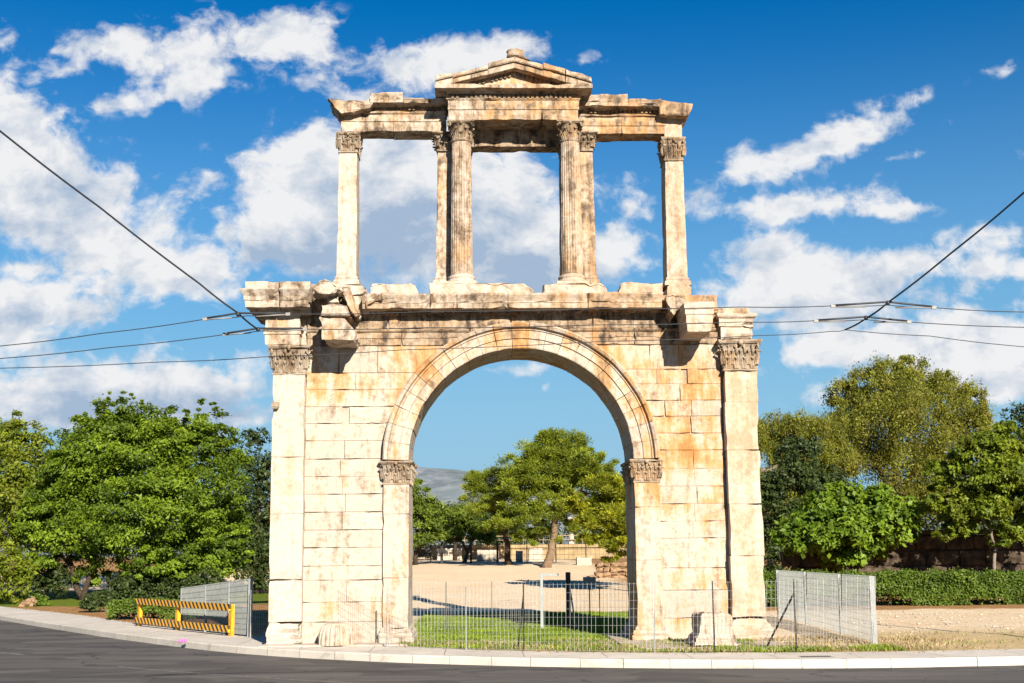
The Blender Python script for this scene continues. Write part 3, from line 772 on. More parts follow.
# ---- main cornice (front run), with dentils in its shade
def cornice_run(mb, x0, x1, yf, yb, z0, z1, out, l=0, r=0, b=0, step=.0):
    h = z1-z0
    mb.loft(x0, x1, yf, yb, [(out*.30, z0-h*.10), (out*.34, z0+.0), (out*.93, z0+.012), (out*.96, z0+h*.34), (out*.99, z0+h*.38), (out*.985, z0+h*.46), (out*1.03, z0+h*.62), (out*1.12, z0+h*.86), (out*1.13, z0+h*.99), (out*.6, z1+.01)], l=l, r=r, b=b)
def comb(mb, a, b, hgt, y0, y1, w=.085, gap=.065, band=.03):
    """a row of dentils hanging from one band: a comb-shaped slab from a to b (x, z of the band's underside)"""
    L = b[0]-a[0]; sl = (b[1]-a[1])/L; pts = [(a[0], a[1]+band)]; x = a[0]
    pts.append((x, a[1])); z = lambda q: a[1]+(q-a[0])*sl
    x += gap
    while x+w+gap < b[0]:
        if rng.random() > .10: pts += [(x, z(x)), (x, z(x)-hgt*rng.uniform(.8, 1.0)), (x+w, z(x+w)-hgt*rng.uniform(.85, 1.0)), (x+w, z(x+w))]
        x += w+gap
    pts += [(b[0], b[1]), (b[0], b[1]+band)]
    mb.prism(pts, y0, y1)
def dentils(mb, x0, x1, yf, z0, z1, w=.085, gap=.065, d=.09):
    comb(mb, (x0, z1), (x1, z1), z1-z0, yf-d, yf+.03, w, gap)
mb = MB(); cxs = [PX(362, 300, -.6), PX(430, 300, -.6), PX(457, 300, -.6), PX(508, 300, -.6), PX(588, 300, -.6), PX(663, 300, -.6)]
for a, c in zip(cxs[:-1], cxs[1:]):
    mb.tone = rng.gauss(.6, .15); j = rng.uniform(-.015, .015)
    cornice_run(mb, a+.008, c-.008, j, .9, Zc0, Zc1+rng.uniform(-.012, .012), .62)
CO = mb.build('cornice', MAR, ARCH, rough=.015, maxlen=.16, freq=2.6, chip=.06)
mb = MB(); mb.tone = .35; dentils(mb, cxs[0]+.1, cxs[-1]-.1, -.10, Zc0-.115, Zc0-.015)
mb.build('dentil_row', MAR_SHADE_SOOT, CO)
# top bed above the cornice
mb = MB(); mb.tone = .5
mb.box(XPL0+.1, XPR0-.1, -.10, T, Zc0-.05, Zc1+.02)
mb.build('attic_bed', MAR, ARCH, rough=.02, maxlen=.35, freq=1.5)

# left corner block: architrave, frieze and cornice still in place above the pilaster
mb = MB(); x0, x1 = PX(265, 320, YP), PX(300, 320, YP)
zt0 = zcl[1]+.03; q1 = PZ(282, 334, YP); q2 = PZ(282, 329.5, YP); q3 = PZ(282, 316, YP)
mb.tone = .62
mb.loft(x0, x1, YP+.03, T+.15, [(0, zt0), (0, q1-.01), (.03, q1), (.03, q2-.03), (.08, q2), (.02, q2+.03), (0, q2+.04)], b=0)
mb.tone = .5; mb.loft(x0+.01, x1-.01, YP+.05, T+.15, [(0, q2+.045), (0, q3), (.10, q3+.08), (.18, q3+.14)], b=0)
mb.build('entablature_block', MAR_WALL, ARCH, rough=.016, maxlen=.2, freq=2.4, chip=.06)
zc0l, zc1l = PZ(276, 307, -.85), PZ(276, 281, -.85)
mb = MB()
for a, c, l_ in ((PX(262, 290, -.85), PX(279, 290, -.85), 1), (PX(279.6, 290, -.85), PX(310, 290, -.85), 0)):
    mb.tone = rng.gauss(.6, .1); h = zc1l-zc0l
    mb.loft(a+.004, c-.004, -.28, T+.15, [(.15, zc0l-.10), (.17, zc0l), (.50, zc0l+.01), (.52, zc0l+h*.25), (.55, zc0l+h*.28), (.56, zc0l+h*.42), (.60, zc0l+h*.52), (.66, zc0l+h*.66), (.66, zc0l+h*.70), (.52, zc0l+h*.72), (.52, zc1l)], l=l_*.92, r=0, b=.5)
mb.build('corner_cornice', MAR, ARCH, rough=.02, maxlen=.15, freq=2.4, chip=.07)
# right corner block: cornice lost
mb = MB(); x0, x1 = PX(719.5, 325, YP), PX(755, 325, YP); zt0 = zcr[1]+.02; z1 = PZ(737, 313, YP); zm = PZ(737, 326, YP)
mb.tone = .62; mb.loft(x0+.04, x1-.03, YP+.03, T+.15, [(0, zt0), (0, zm-.03), (.05, zm), (.05, zm+.04), (.0, zm+.05)], b=0)
mb.tone = .68; mb.loft(x0, x1, YP+.02, T+.1, [(0, zm+.055), (.0, z1-.16), (.06, z1-.10), (.08, z1-.04), (.03, z1)], b=0)
mb.build('entablature_block', MAR_CLEAN, ARCH, rough=.025, maxlen=.18, freq=2.2, chip=.10)

# ---- the two broken projections (once above free-standing columns)
YB = -1.5
mb = MB()
def pp(lst, Y): return [(PX(x, y, Y), PZ(x, y, Y)) for x, y in lst]
mb.tone = .55
mb.prism(pp([(321.5,340),(319.8,322),(318.8,318.5),(319.5,316.5),(345,317),(355,328),(357,335),(354,341),(338,341)], YB), YB, .10, .02)
mb.tone = .62; mb.prism(pp([(320.5,316),(321,304.5),(333,302),(346,304.5),(352,316.3)], YB+.03), YB+.03, .10, .02)
mb.tone = .42; mb.prism(pp([(326,303),(326,296),(339,296),(340,303)], YB+.45), YB+.45, .2, .02)
BL = mb.build('bracket', MAR_WALL, ARCH, rough=.02, maxlen=.11, freq=2.2, chip=.06, facet=.12)
mb = MB(); mb.tone = .6
mb.prism(pp([(308.5,292.5),(307.5,288),(313,282.5),(322,279.5),(333,279),(340,283),(343,289),(336,295),(322,295.5)], YB+.05), YB+.05, .2, .03)
mb.tone = .5
mb.prism(pp([(340,283.5),(349,286),(356,300),(360,314),(356,318),(349,312),(343,298)], YB+.45), YB+.45, .2, .02)
mb.prism(pp([(362,301),(369,296),(382,294),(384,300),(374,303),(366,309)], -.75), -.75, .2, .04)
mb.build('broken_cornice', MAR, BL, rough=.04, maxlen=.11, freq=2.4, chip=.06, facet=.22)
mb = MB(); mb.tone = .66
x0, x1 = PX(687, 320, YB), PX(712, 320, YB); a0 = PZ(700, 332, YB); a1 = PZ(700, 302, YB); h = a1-a0
mb.loft(x0, x1, YB, .12, [(-.02, a0), (0, a0+.02), (0, a0+h*.28), (.02, a0+h*.30), (.02, a0+h*.56), (.05, a0+h*.60), (.05, a0+h*.74), (.08, a0+h*.78), (.09, a0+h*.96), (.04, a1)], b=0)
BR = mb.build('bracket', MAR_CLEAN, ARCH, rough=.018, maxlen=.14, freq=2.6, chip=.06)
mb = MB(); mb.tone = .55
mb.prism(pp([(664,293),(672,290),(690,300),(688,304),(680,310),(674,318),(668,312)], -.9), -.9, .3, .04)
mb.build('broken_cornice', MAR, BR, rough=.04, maxlen=.11, freq=2.4, chip=.06, facet=.2)

# ---- attic
YA0, YA1 = 0.40, 1.20
def blk(pxs, Y0, Y1, ch=.03): m_ = MB(); m_.tone = rng.gauss(.62, .12); m_.prism(pp(pxs, Y0), Y0, Y1, ch); return m_
for pxs in ([(309,296),(309,284),(352,283),(364,283.5),(367,287),(366,294),(340,298)], [(369,296),(369,284),(372,282.5),(411,282),(416,284.5),(420,292),(420,296)],
            [(428.5,296),(428.5,282),(500,281),(525,282.5),(534,291),(534,296)], [(542.5,296),(543.5,283),(553,282.5),(560,281),(600,281.5),(607,285),(608,293),(608,296)],
            [(616.5,297),(620,283),(624,282),(664,281.5),(664,297)], [(666,296),(666.5,286),(671,282.5),(687,282.5),(693,287),(692,294),(686,300),(676,299)]):
    blk(pxs, -.55 if 425 < pxs[0][0] < 545 else -.12, T-.05).build('plinth_block', MAR_CLEAN, ARCH, rough=.018, maxlen=.13, freq=2.1, chip=.07, facet=.09)
# outer pillars
YK = YA0
for (xa, xb, yb_, yt, cb, ct, xt0, xt1) in ((336.8, 357.2, 283, 150, 151, 132.5, 338.6, 356.4), (668.6, 688.8, 284, 158, 159, 137.5, 663.4, 681.8)):
    z0 = PZ((xa+xb)/2, yb_, YK)-.05; z1 = PZ((xt0+xt1)/2, cb, YK); zc1 = PZ((xt0+xt1)/2, ct, YK)
    b0, b1 = PX(xa, 275, YK), PX(xb, 275, YK); t0, t1 = PX(xt0, 165, YK), PX(xt1, 165, YK)
    x0, x1 = (b0+t0)/2, (b1+t1)/2
    mb = MB(); mb.tone = .66
    mb.loft(x0, x1, YK, YA1, [(.10, z0), (.09, z0+.12), (.04, z0+.16), (.06, z0+.20), (.012, z0+.26), (.012, z0+.5), (0, (z0+z1)/2), (-.015, z1-.1), (-.015, z1-.03)])
    p = mb.build('attic_pillar', MAR_CLEAN, ARCH, rough=.012, maxlen=.22, freq=1.8, chip=.03)
    c = MB(); cap_rect(c, x0+.01, x1-.01, YK, YA1, z1, zc1, 2); c.build('pillar_capital', MAR_CAP, p, rough=.005, maxlen=.3, freq=5, chip=.01)
# piers of the central aedicule
zAr = (PZ(400, 131.3, YK)+PZ(620, 133.5, YK))/2           # underside of the side architraves
for xs4, side in (((436.2, 472.5), -1), ((561.5, 596.0), 1)):
    x0, x1 = PX(xs4[0], 275, YK), PX(xs4[1], 275, YK); z0 = PZ(460, 283, YK)-.06
    z1 = zAr-.52
    mb = MB(); mb.tone = .6
    mb.loft(x0, x1, YK, YA1, [(.10, z0), (.09, z0+.12), (.04, z0+.16), (.06, z0+.2), (.01, z0+.26), (0, z0+1.2), (-.03, z1)])
    p = mb.build('aedicule_pier', MAR, ARCH, rough=.014, maxlen=.22, freq=1.8, chip=.04)
    c = MB(); cap_rect(c, x0+.04, x1-.04, YK, YA1, z1, zAr, 4); c.build('pier_capital', MAR_CAP, p, rough=.006, maxlen=.3, freq=5, chip=.02)
# fluted columns standing before the piers
YC = 0.0; YE = -0.36
zE0 = PZ(513, 119.7, YE)
for xb, xt in (((449.2, 472.4), (453.2, 470.2)), ((562.0, 585.0), (560.6, 578.6))):
    c0 = (PX(sum(xb)/2, 265, YC-.3)+PX(sum(xt)/2, 145, YC-.3))/2
    r = (PX(xb[1], 260, YC-.2)-PX(xb[0], 260, YC-.2))/2*.97
    z0 = PZ(513, 283.5, YC-.35)-.07; zb = z0+.36; zk = PZ(sum(xt)/2, 138, YE); zt1 = zE0+.005
    mb = MB(); mb.tone = .55; NS = 28; prof = []
    for i in range(NS+1):
        t = i/NS; prof.append((r*(1-.13*t**1.4), zb+(zk-zb)*t))
    mb.lathe((c0, YC, 0), prof, 168, flute=(24, .085, lambda z: zb+.06 < z < zk-.06), smooth=False)
    # the shaft of the right column is scarred
    sh = mb.build('attic_column', MAR, ARCH, rough=.010, freq=2.2, chip=.0)
    b = MB(); b.tone = .6; b.box(c0-r*1.42, c0+r*1.42, YC-r*1.42, YC+r*1.42, z0-.02, z0+.12)
    b.lathe((c0, YC, z0), [(r*1.36, .121), (r*1.40, .15), (r*1.36, .19), (r*1.2, .20), (r*1.16, .235), (r*1.22, .26), (r*1.25, .29), (r*1.18, .325), (r*1.06, .33), (r*1.03, .37)], 32)
    b.build('column_base', MAR_CLEAN, sh, rough=.014, freq=3)
    k = MB(); cap_round(k, (c0, YC), r*.87, zk, zt1-.012); k.build('column_capital', MAR_CAP, sh, rough=.012, maxlen=.25, freq=5, chip=.02)
# side entablatures of the attic
def attic_side(px0, px1, ya, yb_, yc, yd, ye, nm, cor):
    """ya underside, yb fascia line, yc top of the fasciae, yd underside and ye top of the cornice (photo rows)"""
    xm = (px0+px1)/2; z = [PZ(xm, y, YK) for y in (ya, yb_, yc)]
    x0, x1 = PX(px0, ya, YK), PX(px1, ya, YK); n = 2; mb = MB()
    zc0 = PZ(xm, yd, YK-.42)
    for i in range(n):
        a, c = x0+(x1-x0)*i/n, x0+(x1-x0)*(i+1)/n; mb.tone = rng.gauss(.55, .15)
        mb.loft(a+.003, c-.003, YK, YA1, [(0, z[0]), (0, z[1]-.02), (.03, z[1]), (.03, z[2]-.09), (.07, z[2]-.05), (.09, z[2]), (-.03, z[2]+.01), (-.03, zc0-.02), (.06, zc0+.02), (.06, zc0+.1)], l=0, r=0, b=1)
    e = mb.build('attic_entablature', MAR_ATTIC, ARCH, rough=.014, maxlen=.18, freq=2.4, chip=.05)
    mb = MB(); mb.tone = .3; dentils(mb, x0+.05, x1-.02, YK-.02, zc0-.11, zc0-.0, .07, .055, .05); mb.build('dentil_row', MAR_SHADE_SOOT, e)
    mb = MB()
    for (p0, p1, yt, yo) in cor:
        z1 = PZ((p0+p1)/2, yt, YK-.45); mb.tone = rng.gauss(.6, .12)
        cornice_run(mb, PX(p0, yt, YK-.42), PX(p1, yt, YK-.42), YK, YA1, zc0, z1, .40+yo, b=1)
    mb.build('attic_cornice', MAR, e, rough=.016, maxlen=.15, freq=2.6, chip=.06)
attic_side(340.5, 446, 131.3, 121.5, 112, 102.3, 93, 'l', [(370, 403, 92.0, 0), (403.4, 446, 97.5, -.03)])
attic_side(578, 666, 133.6, 125.8, 114.8, 105.5, 94, 'r', [(580, 628, 93.8, 0), (628.4, 661, 98.0, -.04)])
# outer ends: block above the capital and the broken corner of the cornice
mb = MB(); mb.tone = .64
mb.prism(pp([(341,132.6),(340.6,116),(345,111),(362,108),(366,112),(359.5,120),(359.5,131.5)], YK-.02), YK-.02, YA1+.02, .02)
E1 = mb.build('attic_end_block', MAR_CLEAN, ARCH, rough=.018, maxlen=.14, freq=2.4, chip=.06)
mb = MB(); mb.tone = .55
mb.prism(pp([(326.5,98),(331,97),(345,98.5),(352,97.5),(366,97),(372,95),(374,101),(369,108),(355,113),(341,114.5),(334,107)], YK-.38), YK-.38, YA1+.3, .03)
mb.prism(pp([(333,106),(344,112),(341,119),(337.5,119)], YK-.05), YK-.05, YA1+.2, .02)
mb.build('broken_cornice', MAR, E1, rough=.02, maxlen=.10, freq=2.6, chip=.05, facet=.14)
mb = MB(); mb.tone = .7
mb.prism(pp([(664.6,138),(664,118),(666,114.5),(682,114.5),(682,138)], YK-.02), YK-.02, YA1+.02, .02)
E2 = mb.build('attic_end_block', MAR_CLEAN, ARCH, rough=.012, maxlen=.14, freq=2.4, chip=.04)
mb = MB(); mb.tone = .62
mb.prism(pp([(659,99),(672,101.5),(693,103.5),(692,109),(689,114.5),(685,115.5),(660,114.5)], YK-.36), YK-.36, YA1+.3, .03)
mb.prism(pp([(676,112),(687,113),(685,122),(682,124),(678,115)], YK-.05), YK-.05, YA1+.2, .02)
mb.build('broken_cornice', MAR, E2, rough=.02, maxlen=.12, freq=2.6, chip=.05)

# central entablature and pediment
x0, x1 = PX(448.6, 112, YE), PX(578.2, 115, YE); OUT = .42; YG = YE-OUT
zz = [zE0, PZ(513, 108.8, YE), PZ(513, 99, YE)]; zg0 = PZ(513, 87.8, YG); zg1 = PZ(513, 83.2, YG)
mb = MB()
cut = [x0, x0+(x1-x0)*.19, x0+(x1-x0)*.72, x1]
for i in range(3):
    a, c = cut[i], cut[i+1]; mb.tone = (.6, .5, .55)[i]
    mb.loft(a+.003, c-.003, YE, .75, [(0, zz[0]), (0, zz[1]-.04), (.03, zz[1]-.02), (.03, zz[2]-.06), (.06, zz[2]-.03), (.07, zz[2]), (0, zz[2]+.01), (0, zg0-.09), (.10, zg0-.03), (.12, zg0+.03)], l=(i == 0), r=(i == 2), b=0)
CE = mb.build('aedicule_entablature', MAR_ATTIC, ARCH, rough=.012, maxlen=.18, freq=2.4, chip=.045)
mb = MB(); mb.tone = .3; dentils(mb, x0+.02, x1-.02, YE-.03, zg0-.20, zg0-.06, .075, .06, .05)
mb.build('dentil_row', MAR_SHADE_SOOT, CE)
mb = MB(); mb.tone = .3; mb.box(x0-.01, x1+.01, YE-.035, YE+.1, zz[2]+.012, zg0-.03); mb.build('shaded_bed_band', MAR_SHADE_SOOT, CE, rough=.006, maxlen=.2)  # dark band added over the bed zone, geison shade put into its colour
mb = MB(); mb.tone = .55
mb.loft(x0, x1, YE, 1.55, [(OUT*.25, zg0-.05), (OUT*.3, zg0), (OUT*.93, zg0+.01), (OUT*.95, zg1-.02), (OUT*.9, zg1)], b=0)
mb.build('pediment_geison', MAR, CE, rough=.013, maxlen=.18, freq=2.6, chip=.04)
# tympanum
ym = YE+.02
mb = MB(); mb.tone = .6
ap = (PX(514.6, 64, ym), PZ(514.6, 60, YG)-.05)
mb.prism([(x0, zg1-.02), (x1, zg1-.02), (ap[0], ap[1])], ym, 1.5)
mb.build('tympanum', MAR_WALL, CE, rough=.01, maxlen=.3)
# raking cornices, built of several stones each
apx = PX(514.6, 55.8, YG); za_t = PZ(514.6, 56.0, YG); za_b = PZ(514.6, 66.5, YG)
def rake(xe, zt_, zb_, stones, nm):
    mb = MB()
    for (t0, t1, dz) in stones:
        def top(t): return (xe+(apx-xe)*t, zt_+(za_t-zt_)*t+dz)
        def bot(t): return (xe+(apx-xe)*t, zb_+(za_b-zb_)*t)
        mb.tone = rng.gauss(.6, .12)
        hh = lambda t, f: (top(t)[0], bot(t)[1]+(top(t)[1]-bot(t)[1])*f)
        mb.prism([bot(t0), bot(t1), hh(t1, .55), hh(t0, .55)], YG+.10, 1.5, .015)
        mb.prism([hh(t0, .552), hh(t1, .552), top(t1), top(t0)], YG+.02, 1.55, .03)
    return mb.build('raking_cornice', MAR, CE, rough=.014, maxlen=.16, freq=2.6, chip=.05)
rake(PX(435.2, 76, YG), PZ(435.2, 75.2, YG), PZ(435.2, 86.0, YG), [(0.0, .22, 0), (.225, .66, -.07), (.664, 1.0, 0)], 'l')
rake(PX(592.0, 78, YG), PZ(592, 77.4, YG), PZ(592, 88.2, YG), [(0.0, .34, .05), (.344, .63, .06), (.634, 1.0, 0)], 'r')
zb81 = PZ(459, 81, YG)+.02
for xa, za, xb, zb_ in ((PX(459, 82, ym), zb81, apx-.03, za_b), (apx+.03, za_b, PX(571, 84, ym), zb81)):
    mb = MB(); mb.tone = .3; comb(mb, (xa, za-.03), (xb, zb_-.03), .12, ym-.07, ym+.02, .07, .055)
    mb.build('dentil_row', MAR_SHADE_SOOT, CE)
# stump of the crowning ornament
mb = MB(); mb.tone = .35
mb.prism(pp([(507,56.5),(508.5,49.5),(512,48.5),(515,47.2),(518,48.6),(523,50),(523,55),(530,59.5),(515,57)], YG+.3), YG+.3, YG+.95, .04)
mb.lathe((PX(512, 50, YG+.4), YG+.5, PZ(512, 52.5, YG+.4)), [(.05, -.05), (.16, .02), (.17, .09), (.05, .14)], 10)
mb.build('acroterion_stump', MAR_CAP, ARCH, rough=.06, maxlen=.08, freq=4.5, chip=.04)
# wall slab closing the back of the aedicule top
mb = MB(); mb.tone = .4
mb.box(PX(468, 140, .55), PX(560, 140, .55), .55, 1.15, PZ(513, 146.5, .55), zE0+.25)
mb.build('back_lintel', MAR_DARK, ARCH, rough=.015, maxlen=.2, freq=2.2, chip=.05)
mb = MB(); mb.box(x0+.05, x1-.05, .7, 1.2, zE0+.02, zg1); mb.build('back_entablature', MAR, ARCH, rough=.01, maxlen=.4)

# ------------------------------------------------------------------ vegetation
def leaf_mat(name, dark, light, accent=None, acc=0.0, trans=0.35):
    m, q, b = new_mat(name); dark = [v*.62 for v in dark]; light = [v*.80 for v in light]
    if accent: accent = [v*.75 for v in accent]
    tone = q.n('ShaderNodeAttribute', attribute_name='tone_f', attribute_type='GEOMETRY').outputs['Fac']
    c = q.mix(tone, dark, light)
    if accent: c = q.mix(q.m('MULTIPLY', q.step(q.noise(q.n('ShaderNodeTexCoord').outputs['Object'], 0.8, 3, 0.6), 0.5, 0.62), acc), c, accent)
    q.t.links.new(c, b.inputs['Base Color']); b.inputs['Roughness'].default_value = 0.55
    b.inputs['Specular IOR Level'].default_value = 0.28
    tr = q.n('ShaderNodeBsdfTranslucent', {'Color': q.mix(0.5, c, (light[0]*1.5, light[1]*1.3, light[2]))})
    mx = q.n('ShaderNodeMixShader', {0: trans, 1: b.outputs[0], 2: tr.outputs[0]})
    q.t.links.new(mx.outputs[0], q.t.nodes['Material Output'].inputs[0]); return m
L_BROAD = leaf_mat('leaf_broad', (0.028, 0.070, 0.005), (0.225, 0.325, 0.017))
L_YELL = leaf_mat('leaf_yellowing', (0.040, 0.080, 0.006), (0.270, 0.325, 0.020), (0.33, 0.26, 0.035), 0.22)
L_BROADY = leaf_mat('leaf_broad_yellowish', (0.028, 0.062, 0.005), (0.240, 0.315, 0.018), (0.30, 0.27, 0.03), 0.2)
L_DARK = leaf_mat('leaf_dark', (0.019, 0.037, 0.009), (0.066, 0.096, 0.019), trans=.2)
L_PINE = leaf_mat('leaf_pine', (0.034, 0.062, 0.006), (0.285, 0.345, 0.020), trans=.22)
L_PINEB = leaf_mat('leaf_pine_bright', (0.065, 0.105, 0.006), (0.420, 0.430, 0.020), trans=.25)
L_WILL = leaf_mat('leaf_pepper', (0.075, 0.095, 0.012), (0.30, 0.325, 0.035), (0.32, 0.24, 0.05), 0.35, trans=.4)
L_BUSH = leaf_mat('leaf_bush', (0.056, 0.122, 0.008), (0.222, 0.333, 0.022))
L_MID = leaf_mat('leaf_mid', (0.062, 0.109, 0.011), (0.204, 0.275, 0.026))
L_HEDGE = leaf_mat('leaf_hedge', (0.042, 0.084, 0.009), (0.158, 0.238, 0.024))
BARK = plain('bark', (0.15, 0.105, 0.07), 0.95, var=.4, sc=9, bump=.8, spec=.1)
BARKP = plain('bark_pine', (0.24, 0.165, 0.105), 0.95, var=.35, sc=8, bump=.9, spec=.1)
BARKD = plain('bark_dark', (0.07, 0.05, 0.035), 0.95, var=.35, sc=8, bump=.8, spec=.1)
BARKG = plain('bark_pale', (0.27, 0.22, 0.17), 0.95, var=.25, sc=8, bump=.6, spec=.1)

def leaf_mesh(name, pos, tdir, nrm, ln, wd, tone, mat, parent):
    """one mesh of many pointed leaves"""
    n = len(pos); t = tdir/np.linalg.norm(tdir, axis=1, keepdims=True)
    s = np.cross(t, nrm); s /= (np.linalg.norm(s, axis=1, keepdims=True)+1e-9)
    v = np.empty((n, 4, 3)); L = ln[:, None]; Wd = wd[:, None]
    v[:, 0] = pos-t*L*.5; v[:, 1] = pos+s*Wd*.5-t*L*.05; v[:, 2] = pos+t*L*.5; v[:, 3] = pos-s*Wd*.5-t*L*.05
    v = v.reshape(-1, 3)
    if parent: v = v-np.array(origin_of(parent))
    me = bpy.data.meshes.new(name); me.vertices.add(4*n); me.vertices.foreach_set('co', v.ravel().astype(np.float32))
    me.loops.add(4*n); me.loops.foreach_set('vertex_index', np.arange(4*n, dtype=np.int32))
    me.polygons.add(n); me.polygons.foreach_set('loop_start', np.arange(0, 4*n, 4, dtype=np.int32))
    try: me.polygons.foreach_set('loop_total', np.full(n, 4, dtype=np.int32))
    except Exception: pass
    me.update(calc_edges=True); me.validate()
    a = me.attributes.new('tone_f', 'FLOAT', 'FACE'); a.data.foreach_set('value', np.clip(tone, 0, 1).astype(np.float32))
    me.materials.append(mat)
    o = bpy.data.objects.new(name, me); COL.objects.link(o)
    if parent: o.parent = parent
    return o
def unit(rs, n):
    v = rs.normal(size=(n, 3)); return v/np.linalg.norm(v, axis=1, keepdims=True)
def foliage(name, lobes, n, ln, mat, parent, seed, style='broad', flat=.7, clump=.20, per=36, aspect=.5, inner=.22):
    rs = np.random.RandomState(seed); P_, T_, N_, L_, W_, O_ = [], [], [], [], [], []
    wt_ = np.array([l[3]*l[5] for l in lobes]); wt_ = wt_/wt_.sum()
    for lb, w in zip(lobes, wt_):
        c = np.array(lb[:3]); rr = np.array(lb[3:6]); nl = int(n*w); nc = max(4, nl//per)
        d = unit(rs, nc); d[:, 2] = np.where(d[:, 2] < -.55, -d[:, 2]*.6, d[:, 2])
        rad = .62+.42*rs.rand(nc)**.7; inn = rs.rand(nc) < inner; rad = np.where(inn, .15+.5*rs.rand(nc), rad)
        cc = c+d*rad[:, None]*rr; ct = rs.rand(nc)
        cr = clump*np.mean(rr)*(.65+.7*rs.rand(nc))
        idx = rs.randint(0, nc, nl)
        off = rs.normal(size=(nl, 3))*.62
        if style == 'broad': off[:, 2] *= flat
        if style == 'pepper': off[:, 2] = off[:, 2]*1.05-.35*np.abs(rs.normal(size=nl))
        if style == 'pine': off[:, 2] *= .62
        p = cc[idx]+off*cr[idx][:, None]
        out = d[idx]
        if style == 'broad':
            nm = out*.55+np.array([0, -.1, .55])+rs.normal(size=(nl, 3))*.55; t = np.cross(nm, rs.normal(size=(nl, 3))); t[:, 2] -= .15
        elif style == 'pepper':
            t = np.array([0, 0, -.7])+rs.normal(size=(nl, 3))*.75; nm = rs.normal(size=(nl, 3))+out*.6
        else:
            t = off*1.0+np.array([0, 0, .55])+out*.25+rs.normal(size=(nl, 3))*.3; nm = rs.normal(size=(nl, 3))+out*.5
        P_.append(p); T_.append(t); N_.append(nm)
        l = ln*(.45+1.0*rs.rand(nl)**1.4); L_.append(l); W_.append(l*aspect*(.8+.4*rs.rand(nl)))
        O_.append(.62*ct[idx]+.38*rs.rand(nl))
    return leaf_mesh(name, np.concatenate(P_), np.concatenate(T_), np.concatenate(N_), np.concatenate(L_), np.concatenate(W_), np.concatenate(O_), mat, parent)

def lobes_at(Y, lst, seed, deep=1.0):
    rs = random.Random(seed); out = []
    for l in lst:
        x, y, r = l[:3]; ry = l[3] if len(l) > 3 else r
        d = Y+36.0; R_ = r*d/F; Rz = ry*d/F; dy = rs.uniform(-.5, .5)*R_*deep
        if len(l) > 4: dy = l[4]
        c = P(x, y, Y+dy); out.append((c.x, c.y, c.z, R_, R_*.9*deep, Rz))
    return out
def trunk(name, paths, mat, parent, Y):
    """paths: list of ([(px,py)...], r0_px, r1_px)"""
    mb = MB(); k = (Y+36)/F; rs = random.Random(len(name)*7+int(Y*10))
    for pts, ra, rb in paths:
        w = []
        n = len(pts)
        for i, (x, y) in enumerate(pts): w.append(P(x, y, Y+rs.uniform(-.2, .2)*(i > 0)))
        # finer, slightly crooked
        fine = []
        for i in range(n-1):
            for t in (0, .33, .66): fine.append(w[i].lerp(w[i+1], t)+Vector((rs.uniform(-1, 1), rs.uniform(-1, 1), 0))*ra*k*.25*(i+t > 0))
        fine.append(w[-1]); m = len(fine)
        mb.tube(fine, [(ra+(rb-ra)*i/(m-1))*k*(1.35 if i == 0 else 1) for i in range(m)], 9)
    return mb.build(name, mat, parent, rough=.02, freq=4)
def tree(name, label, cat, base, Y, lob, trk, n, ln, mat, bark, seed, group=None, **kw):
    b = P(base[0], base[1], Y); z = zt(b.x, Y); t = thing(name, (b.x, Y, z), label, cat, group)
    if trk:
        # the lowest point of every trunk that starts at ground goes down to the terrain
        trk2 = []
        for pts, ra, rb in trk:
            trk2.append((pts, ra, rb))
        tr = trunk('trunk', trk2, bark, t, Y)
        g = MB()
    deep = kw.pop('deep', 1.0)
    foliage('crown', lobes_at(Y, lob, seed, deep), n, ln, mat, t, seed, **kw)
    return t
def gy(px, Y):
    """photo row at which the terrain lies for column px on plane Y"""
    lo, hi = 500.0, 760.0
    for _ in range(40):
        m = (lo+hi)/2; p = P(px, m, Y)
        if p.z > zt(p.x, Y): lo = m
        else: hi = m
    return lo+1.0

# left of the monument
Y = G(80, 600).y
gA = gy(80, Y)
tree('broadleaf_tree', 'large dense bright green broadleaf tree behind the striped barrier', 'tree', (80, 600), Y,
     [(110,432,34),(88,455,36),(150,440,40),(120,470,55),(180,440,34),(205,442,32),(222,470,27),(75,500,50),(140,510,60),(195,505,50),(215,530,32),(60,540,42),(110,555,38),(160,556,34),(205,556,30),(228,515,19),(112,408,14,12),(60,520,40),(90,580,20,10),(140,578,24,10),(185,572,30,12),(200,568,38,16),(230,560,20,18),(160,574,34,12),(45,562,24,14),(50,520,30,26),(70,470,28,26),(238,540,14,24),(98,408,4,12),(108,400,4,12),(121,399,4,13),(131,404,4,12),(143,409,4,11),(187,412,4,12),(201,408,4,13),(214,411,4,12),(85,418,4,11),(172,416,4,9)],
     [([(84,gA),(78,590),(72,568),(66,545)], 3.2, 2), ([(82,gA),(90,575),(98,550),(110,510)], 3, 1.6), ([(98,550),(140,530),(170,500)], 1.8, .8), ([(72,568),(50,540),(40,510)], 1.8, .8), ([(110,510),(112,460),(112,430)], 1.6, .6)],
     190000, .21, L_BROAD, BARKD, 1, flat=.55, clump=.17, per=170, aspect=.5)
Y = 42.0
tree('broadleaf_tree', 'yellowing thinner broadleaf tree at the left edge of the view', 'tree', (-18, 600), Y,
     [(0,450,34),(30,450,26),(52,466,24),(5,490,50),(45,505,36),(-40,470,50),(-50,520,50),(20,540,40),(12,428,14)],
     [([(-18, gy(-18, Y)),(-20,560),(-10,520),(0,480)], 4, 1.5), ([(-20,560),(20,520),(40,490)], 2, .8)],
     46000, .24, L_YELL, BARK, 2, flat=.7, clump=.2, per=90, inner=.3)
Y = 56.0
